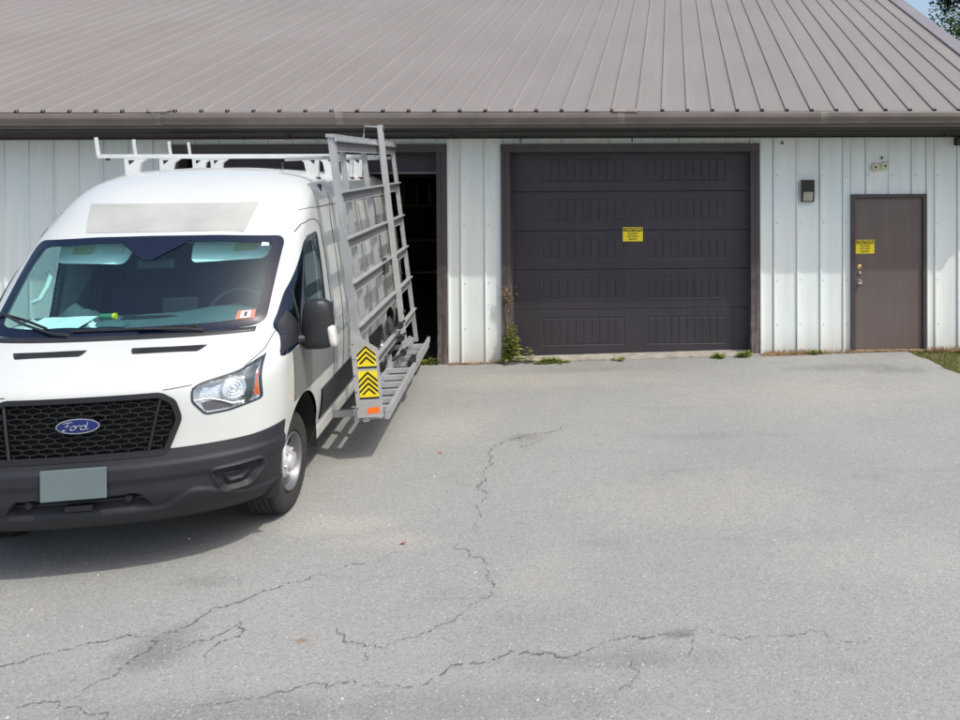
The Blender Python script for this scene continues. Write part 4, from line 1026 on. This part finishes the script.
# roof crossbars with feet and end pins
def crossbar(u, i):
    z = 2.635
    q = MB(); q.bar((-1.0, -u, z), (1.02, -u, z), .05, .034); cb = q.build('crossbar', ALUW, van)
    for s in (-1, 1):
        vv = s*.74; zr_ = 2.44-.02*max(0, -1.4-u)
        q = MB(); pr = [(-.045, zr_), (.05, zr_), (.052, zr_+.03), (.075, z-.06), (.13, z-.018), (-.055, z-.018), (-.05, z-.07)]
        if s == 1: pr = [(-a, c) for a, c in pr]
        q.prism(pr, .045, lambda p, w, d: (vv+p*(1 if True else 1), -u-.0225+d, w)); q.build('rack_foot', ALUW, cb)
        q = MB(); q.prism([(-.012, z-.075), (.03, z-.035), (-.02, z-.035)] if s == -1 else [(.012, z-.075), (-.03, z-.035), (.02, z-.035)], .049, lambda p, w, d: (vv+p, -u-.0245+d, w)); q.build('foot_opening', DARK, cb)
        q = MB(); q.box((vv-.055, -u-.035, zr_-.02), (vv+.055, -u+.035, zr_+.004), .006); q.build('foot_pad', plain('red_pad', (.10, .05, .05), .7), cb)
    q = MB(); q.bar((-1.0, -u, z-.012), (-1.02, -u, z+.165), .022, .018, up=(0, 1, 0)); q.build('end_pin', ALUW, cb)
    q = MB(); q.lathe([(0, -.02), (.018, -.02), (.018, 0)], 8, 'z', (-.93, -u, z-.017)); q.build('bolt', BLKP, cb)
for i, u in enumerate((-1.53, -2.22, -3.0, -3.5)): crossbar(u, i)

# ---- glass rack on the side of the van
def fp(u, w, o=0): return Vector((1.04+.11*(2.8-w)+o, -u, w))
UPV = [-.88, -1.42, -2.40, -3.42, -3.95]; HZ = [2.72, 2.28, 1.885, 1.505, 1.13, .74]
q = MB()
q.bar(fp(UPV[0], .36), fp(UPV[0], 2.79), .05, .075, up=(0, 1, 0))
rack = q.build('glass_rack', ALU, van); rack['label'] = 'slatted aluminium glass rack on the van side'
for u in UPV[1:]:
    o_ = 0 if u == UPV[-1] else -.045
    q = MB(); q.bar(fp(u, .38, o_), fp(u, 2.76, o_), .04, .065, up=(0, 1, 0)); q.build('upright', ALU, rack)
for i, w in enumerate(HZ):
    q = MB(); A = fp(-.86, w, .012); B_ = fp(-3.97, w, .012)
    q.prism([(-.012, -.055), (.014, -.055), (.014, -.045), (.0, -.045), (.0, .03), (.032, .034), (.032, .048), (-.012, .048)], 1, lambda p, c, d: tuple((A if d == 0 else B_)+Vector((p, 0, c)))); q.build('slat', ALU, rack)
    q = MB(); q.prism([(.001, -.043), (.009, -.043), (.009, .028), (.001, .028)], 1, lambda p, c, d: tuple(lerp(A, B_, .004 if d == 0 else .996)+Vector((p, 0, c)))); q.build('slat_rubber', plain('grey_rubber', (.11, .115, .12), .8), rack)
# top cap rail with rivets
q = MB(); A, B_ = fp(-.83, 2.80, 0), fp(-3.99, 2.80, 0); q.bar(A, B_, .07, .028); q.build('top_rail', ALU, rack)
q = MB(); q.prism([(.036, -.05), (.041, -.05), (.041, -.012), (.036, -.012)], 1, lambda p, c, d: tuple((A if d == 0 else B_)+Vector((p, 0, c)))); q.build('clear_strip', plain('clear_strip', (.58, .62, .66), .15, .3), rack)
# clamping pole standing off the rack
pb, pt = Vector((1.345, 2.80, .48)), Vector((1.105, 2.78, 2.97))
q = MB(); q.bar(pb, pt, .052, .05, up=(0, 1, 0)); pole = q.build('clamp_pole', ALUG, rack)
q = MB(); q.tube([pt+Vector((0, 0, -.02)), pt+Vector((-.16, .02, -.01)), pt+Vector((-.17, .02, -.14))], .010, 6); q.build('pole_hook', ALU, rack, smooth=40)
for w in (2.93, 1.55, .95):
    t = (w-pb.z)/(pt.z-pb.z); c = lerp(pb, pt, t); q = MB(); q.lathe([(0, .045), (.016, .045), (.022, .03), (.02, .02)], 10, 'x', tuple(c)); q.build('clamp_knob', BLKP, rack)
# cross bracket and ratchet blocks behind the pole
for w, l in ((1.42, .10), (.80, .10), (.60, .13)):
    q = MB(); q.prism([(0, 0), (.03, .0), (.03, .11), (0, .16)], l*2.2, lambda p, c, d: (1.17+p+.11*(1.9-w)*.5, 2.30+d, w+c)); q.build('bracket', BLKP, rack)
for k, (u, v, w) in enumerate(((-2.55, 1.36, .56), (-2.62, 1.33, .70), (-2.48, 1.34, .86))):
    q = MB(); q.tube([(v-.08, -u-.14, w-.05), (v, -u, w), (v+.03, -u+.1, w+.03)], .014, 6); q.lathe([(0, -.03), (.035, -.03), (.035, .03), (0, .03)], 12, 'y', (v, -u, w)); q.build('ratchet', BLKP, rack)
# stays to the van
for u in (-1.1, -2.4, -3.7):
    q = MB(); q.bar((.80, -u, .37), (1.48, -u, .37), .05, .05); q.build('support_arm', ALU, rack)
    q = MB(); q.bar((.62, -u, 2.60), tuple(fp(u, 2.62)), .04, .03); q.build('roof_stay', ALU, rack)
# tray: two rails and rungs, like a ladder lying flat
ZTR = .41
for v, u1 in ((1.235, -3.95), (1.475, -3.50)):
    q = MB(); q.bar((v, .84, ZTR), (v, -u1, ZTR), .035, .075); q.build('tray_rail', ALU, rack)
for k in range(10):
    u = -1.0-.27*k; q = MB(); q.bar((1.235, -u, ZTR+.01), (1.475, -u, ZTR+.01), .055, .04); q.build('tray_rung', ALU, rack)
q = MB(); q.box((1.24, .86, ZTR-.036), (1.47, 3.48, ZTR-.028)); q.build('tray_floor', ALUG, rack)
q = MB(); q.box((1.40, 2.55, ZTR-.10), (1.49, 2.85, ZTR+.06), .01); q.build('pole_foot', BLKP, rack)
# upper step ladder lying along the rear part of the tray
for v in (1.32, 1.50):
    q = MB(); q.bar((v, 2.55, ZTR+.07), (v, 3.55, ZTR+.07), .025, .06); q.build('tray_rail', ALU, rack)
# chevron end plate
pu = .835
PL = [(1.24, .40), (1.452, .40), (1.447, .44), (1.405, .985), (1.19, 1.14), (1.185, 1.07)]
q = MB(); q.prism(PL, .008, lambda p, c, d: (p, pu-d, c)); cp = q.build('chevron_plate', ALUG, van)
def dec(poly, mm, o, nm):
    q = MB(); q.prism(poly, .0012, lambda p, c, d: (p, pu-.008-o-d, c)); q.build(nm, mm, cp)
def skew(x, z): return (lerp(1.255, 1.215, (z-.5)/.6)+x*.150+.012, z)
def chev_panel(z0, z1, point):
    top = [(0, z1-.075), (.5, z1), (1, z1-.075)] if point else [(0, z1), (1, z1)]
    dec([skew(0, z0), skew(1, z0)]+[skew(x, z) for x, z in top[::-1]], YEL, .0, 'chevron_panel')
    dec([skew(-.02, z0-.018), skew(1.02, z0-.018), skew(1.02, z0-.003), skew(-.02, z0-.003)], BLK, 0, 'panel_edge')
    k = 0; z = z1-.001
    while z > z0+.055:
        t = .021
        pts = [(0, z-.078), (.5, z-.003), (1, z-.078), (1, z-.078-t), (.5, z-.003-t), (0, z-.078-t)]
        if z-.078-t > z0: 
            dec([skew(x, zz) for x, zz in pts[:2]+pts[4:6]], BLK, .0014, 'chevron'); dec([skew(x, zz) for x, zz in (pts[1], pts[2], pts[3], pts[4])], BLK, .0014, 'chevron')
        else:
            # clipped at the panel foot
            for x0, sgn in ((0, 1), (1, -1)):
                zz0, zz1 = z-.078, z-.003
                f0 = max(0, (z0+t-zz0)/(zz1-zz0)); f0 = min(.8, f0)
                xa = x0+sgn*.5*f0
                dec([skew(xa, z0+t*.999), skew(.5, zz1), skew(.5, zz1-t), skew(x0+sgn*.5*min(.95, f0+t/(zz1-zz0)), max(z0+.001, z0+t*.99))], BLK, .0014, 'chevron')
        z -= .046
chev_panel(.838, 1.02, True); chev_panel(.575, .798, True if False else False)
dec([(1.325, .43), (1.418, .435), (1.414, .487), (1.321, .48)], ORANGE, 0, 'reflector')
for z in (.48, .62, .76, .90, 1.03):
    q = MB(); x = lerp(1.248, 1.20, (z-.4)/.7); q.lathe([(0, -.004), (.006, -.003), (.006, 0)], 8, 'y', (x, pu-.008, z)); q.build('rivet', BLKP, cp)

# ================================================================ PLANTS AND LITTER
def leafpts(base, d, L, wd, droop):
    d = Vector(d).normalized(); sd_ = d.cross(Vector((0, 0, 1))); sd_ = sd_.normalized() if sd_.length > .01 else Vector((1, 0, 0))
    p0 = Vector(base); pm = p0+d*L*.5+Vector((0, 0, -droop*.3)); p1 = p0+d*L+Vector((0, 0, -droop))
    return [p0, pm+sd_*wd/2+Vector((0, 0, .1*wd)), p1, pm-sd_*wd/2+Vector((0, 0, .1*wd))]
def weed(x, y, h, seed, nst, lab, leafL=.09, spread=.3, grp=None):
    r = random.Random(seed); e = empty('weed', (x, y, gz(x, y)+.005)); tag(e, lab, 'weed', 'weeds along the wall foot')
    ms, ml = MB(), MB()
    for k in range(nst):
        an = r.uniform(0, 6.28); hh = h*r.uniform(.55, 1) if k else h; lean = r.uniform(0, spread)*hh
        path = [(r.uniform(-.03, .03)*min(nst, 3)*.5*(t == 0)+lean*t*math.cos(an)+.012*math.sin(5*t+k), -abs(lean*t*math.sin(an))*.6, hh*t) for t in np.linspace(0, 1, 8)]
        ms.tube(path, [.005*(1-t*.7) for t in np.linspace(0, 1, 8)], 5)
        nl = max(6, int(hh/.011))
        for i in range(nl):
            t = .08+.92*i/nl; j = min(6, int(t*7)); fr = t*7-j; p = Vector(path[j]).lerp(Vector(path[j+1]), fr); az = i*2.4+k; sz = leafL*(1.1-.6*t)*r.uniform(.7, 1.2)
            ml.add(leafpts(p, (math.cos(az), -abs(math.sin(az))*.8 if y > -.1 else math.sin(az), r.uniform(.1, .7)), sz, sz*.40, sz*r.uniform(0, .4)), [(0, 1, 2, 3)])
    ms.build('stem', plain('weed_stem', (.10, .12, .04), .7), e, smooth=50); ml.build('foliage', LEAF, e, fix=False)
weed(-3.20, -.07, .52, 1, 3, 'tall leafy green weed against the left jamb of the closed garage', .17, .08)
weed(-2.99, -.06, .20, 2, 1, 'thin young weed beside the tall weed at the garage door', .11, .1)
def mat_weed(x0, x1, y, lab, seed, h=.05, n=90, yellow=False):
    r = random.Random(seed); xm = (x0+x1)/2; e = empty('ground_weed', (xm, y, gz(xm, y)+.004)); tag(e, lab, 'weed', 'weeds along the wall foot'); ml = MB(); ms = MB(); cs = [r.uniform(x0, x1) for _ in range(max(2, int((x1-x0)/.09)))]
    for i in range(int(n*.8)):
        x = r.gauss(r.choice(cs), (x1-x0)*.09+.012)-xm; yy_ = min(.02, r.gauss(-.01, .025)); hh = h*r.uniform(.1, 1)**1.6*1.2
        ms.tube([(x, yy_, 0), (x+r.uniform(-.02, .02), yy_-.01, hh)], .0025, 4)
        for k in range(4):
            az = r.uniform(0, 6.28); s = r.uniform(.03, .06); ml.add(leafpts((x, yy_, hh*r.uniform(.4, 1)), (math.cos(az), math.sin(az), .4), s, s*.55, s*.2), [(0, 1, 2, 3)])
    tag(ms.build('stem', MATS['weed_stem'], e), kind='stuff'); ml.build('foliage', LEAF, e, fix=False)
mat_weed(-2.98, -2.50, -.10, 'low creeping weed mat along the garage threshold', 11, .055, 130)
mat_weed(-.66, -.46, -.09, 'small weed clump on the threshold by the right end of the garage door', 12, .05, 50)
mat_weed(-.30, -.15, -.08, 'green weed tuft at the foot of the right garage jamb', 13, .06, 60)
mat_weed(-4.55, -4.15, .02, 'yellowish weed patch in the open bay doorway beside the rack', 14, .06, 110)
mat_weed(-1.9, -1.82, -.09, 'tiny weed in the middle of the garage threshold', 15, .05, 14)
mat_weed(.55, .95, -.05, 'sparse weeds at the wall base under the wall lamp', 16, .05, 45)
r = random.Random(77); e = empty('dead_weed', (-3.27, -.03, gz(-3.27, 0))); tag(e, 'dead brown weed stalks leaning up the left garage jamb', 'weed', 'weeds along the wall foot')
for k in range(5):
    q = MB(); t0 = r.uniform(-.02, .04); q.tube([(t0, 0, 0), (t0+r.uniform(-.03, .03), -.01, .4), (t0+r.uniform(-.05, .05), -.015, .75), (t0+r.uniform(-.09, .09), -.03, .93+r.uniform(-.1, .06)), (t0+r.uniform(-.12, .12), -.04, .86+r.uniform(-.05, .1))], .0035, 5); q.build('stalk', plain('dead_stalk', (.20, .15, .09), .9), e, smooth=40)
q = MB()
for k in range(70):
    az = r.uniform(0, 6.28); q.add(leafpts((r.gauss(0, .05), -.03, .88+r.gauss(0, .05)), (math.cos(az), -abs(math.sin(az)), r.uniform(-.4, .4)), .045, .012, .01), [(0, 1, 2, 3)])
q.build('dry_leaves', DRY, e, fix=False)
# dry litter along the wall foot
lm = MB(); r = random.Random(5)
for i in range(2600):
    z_ = r.random(); x = r.choice([r.uniform(.0, 1.25), r.uniform(1.2, 2.25), r.uniform(.05, .6), r.uniform(-4.0, -3.3), r.uniform(-3.3, -.1)] if z_ < .9 else [r.uniform(2.2, 2.9)])
    y = -.015-abs(r.gauss(0, .035)); s = r.uniform(.012, .034); az = r.uniform(0, 6.28)
    lm.add(leafpts((x, y, gz(x, y)+.006+r.uniform(0, .012)), (math.cos(az), math.sin(az), r.uniform(-.1, .5)), s, s*.5, 0), [(0, 1, 2, 3)])
for i in range(900):       # dry grass stalks
    x = r.choice((r.uniform(.03, .62), r.uniform(.03, 1.2), r.uniform(2.2, 2.8))); y = -.02-r.uniform(0, .07); hh = r.uniform(.02, .09); lm.add([(x, y, gz(x, y)), (x+.009, y, gz(x, y)), (x+r.uniform(-.03, .03), y-.01, gz(x, y)+hh)], [(0, 1, 2)])
tag(lm.build('leaf_litter', DRY, fix=False), 'dry brown leaf litter and dead grass along the foot of the wall', 'litter', kind='stuff')
# lawn strip at the right of the entry door
gm = MB(); r = random.Random(9)
for i in range(14000):
    y = -abs(r.uniform(0, 3.4))**1.15; x0 = xr(y)+.01; x = x0+r.random()**1.4*3.2
    if x > 6: continue
    hh = r.uniform(.02, .075); az = r.uniform(0, 6.28); z = -.02+gz(x, y)*.8; wdt = .006
    gm.add([(x-wdt*math.cos(az), y-wdt*math.sin(az), z), (x+wdt*math.cos(az), y+wdt*math.sin(az), z), (x+r.uniform(-.03, .03), y+r.uniform(-.03, .03), z+hh)], [(0, 1, 2)])
bl = m_leaf('lawn_blades', (.20, .23, .05), (.42, .38, .15), 3)
tag(gm.build('lawn_grass', bl, fix=False), 'short patchy grass beside the asphalt past the entry door', 'grass', kind='stuff')
sm = MB(); P = []
for y in np.linspace(-4, .1, 24): P.append([(lerp(xr(y)-.05, 7, t), y, gz(lerp(xr(y)-.05, 7, t), y)*.8-.02+.008*math.sin(y*7+t*40)) for t in np.linspace(0, 1, 30)])
sm.grid(P); tag(sm.build('lawn_soil', MATS.setdefault('soil', b.m), smooth=60), kind='structure')
# loose stones and scraps on the lot
PEB = plain('pale_stone', (.42, .41, .38), .8, 0, .3, 30)
pm = MB(); r = random.Random(21)
for i in range(420):
    x, y = r.uniform(-4.9, 2.2), r.uniform(-7.4, -.3); s = abs(r.gauss(0, .0045))+.0025
    if x > xr(y)-.1: continue
    z = gz(x, y); pts = [(x+s*math.cos(t)*r.uniform(.7, 1.2), y+s*math.sin(t)*r.uniform(.7, 1.2), z-.001) for t in np.linspace(0, 6.28, 6)[:-1]]
    pm.add(pts+[(x, y, z+s*.8)], [(k, (k+1) % 5, 5) for k in range(5)])
tag(pm.build('loose_stones', PEB), 'small loose pale stones scattered on the asphalt', 'stones', kind='stuff')
for x, y, mm, lab in ((-3.22, -3.35, plain('red_scrap', (.45, .06, .05), .6), 'tiny red plastic scrap on the asphalt beside the van'), (-2.98, -5.08, plain('brown_scrap', (.20, .06, .03), .8), 'tiny rust brown leaf on the asphalt near the front wheel')):
    q = MB(); q.add(leafpts((x, y, gz(x, y)+.006), (1, .25, .1), .06, .022, 0), [(0, 1, 2, 3)]); tag(q.build('scrap', mm, fix=False), lab, 'scrap')

# trees beyond the roof end
def tree(x, y, h, cr_, cz, seed, leafm, lab, n=5200, lsz=.20):
    r = random.Random(seed); e = empty('tree', (x, y, -.09)); tag(e, lab, 'tree', 'trees behind the building')
    tb = MB(); tb.tube([(0, 0, 0), (.1, .05, h*.25), (-.05, .1, h*.5), (.1, 0, h*.75), (0, 0, h*.95)], [.26, .21, .16, .1, .03], 10)
    cl = []
    for k in range(26):
        an = r.uniform(0, 6.28); t = r.uniform(.3, .98); rr = cr_*math.sqrt(max(.05, 1-((t*h-cz)/(h-cz if t*h > cz else cz))**2))*r.uniform(.45, 1.0)
        p = Vector((rr*math.cos(an), rr*math.sin(an), t*h)); cl.append((p, r.uniform(.5, 1.0)*cr_*.33))
        b0 = Vector((0, 0, max(.15*h, t*h-rr*.6))); tb.tube([b0, (b0+p)/2+Vector((0, 0, .15)), p], [.07, .045, .012], 6)
    tb.build('trunk', BARK, e, smooth=50); lm_ = MB()
    for i in range(n):
        c, s = r.choice(cl); d = Vector((r.gauss(0, 1), r.gauss(0, 1), r.gauss(0, .8))); d = d.normalized()*s*r.random()**.4
        az = r.uniform(0, 6.28); z = lsz*r.uniform(.6, 1.3); lm_.add(leafpts(c+d, (math.cos(az), math.sin(az), r.uniform(-.6, .5)), z, z*.55, z*.25), [(0, 1, 2, 3)])
    lm_.build('crown', leafm, e, fix=False)
tree(12.8, 23.5, 11.5, 3.6, 7.5, 31, TLEAF, 'tall dark green tree behind the roof end', 7500, .24)
tree(10.7, 18.0, 7.8, 3.0, 5.2, 32, TLEAF2, 'lighter green bushy tree in front of the dark tree', 6000, .20)
tree(17.5, 27.0, 13, 4.2, 8.5, 33, TLEAF, 'dark broad tree farther along the treeline', 5000, .28)
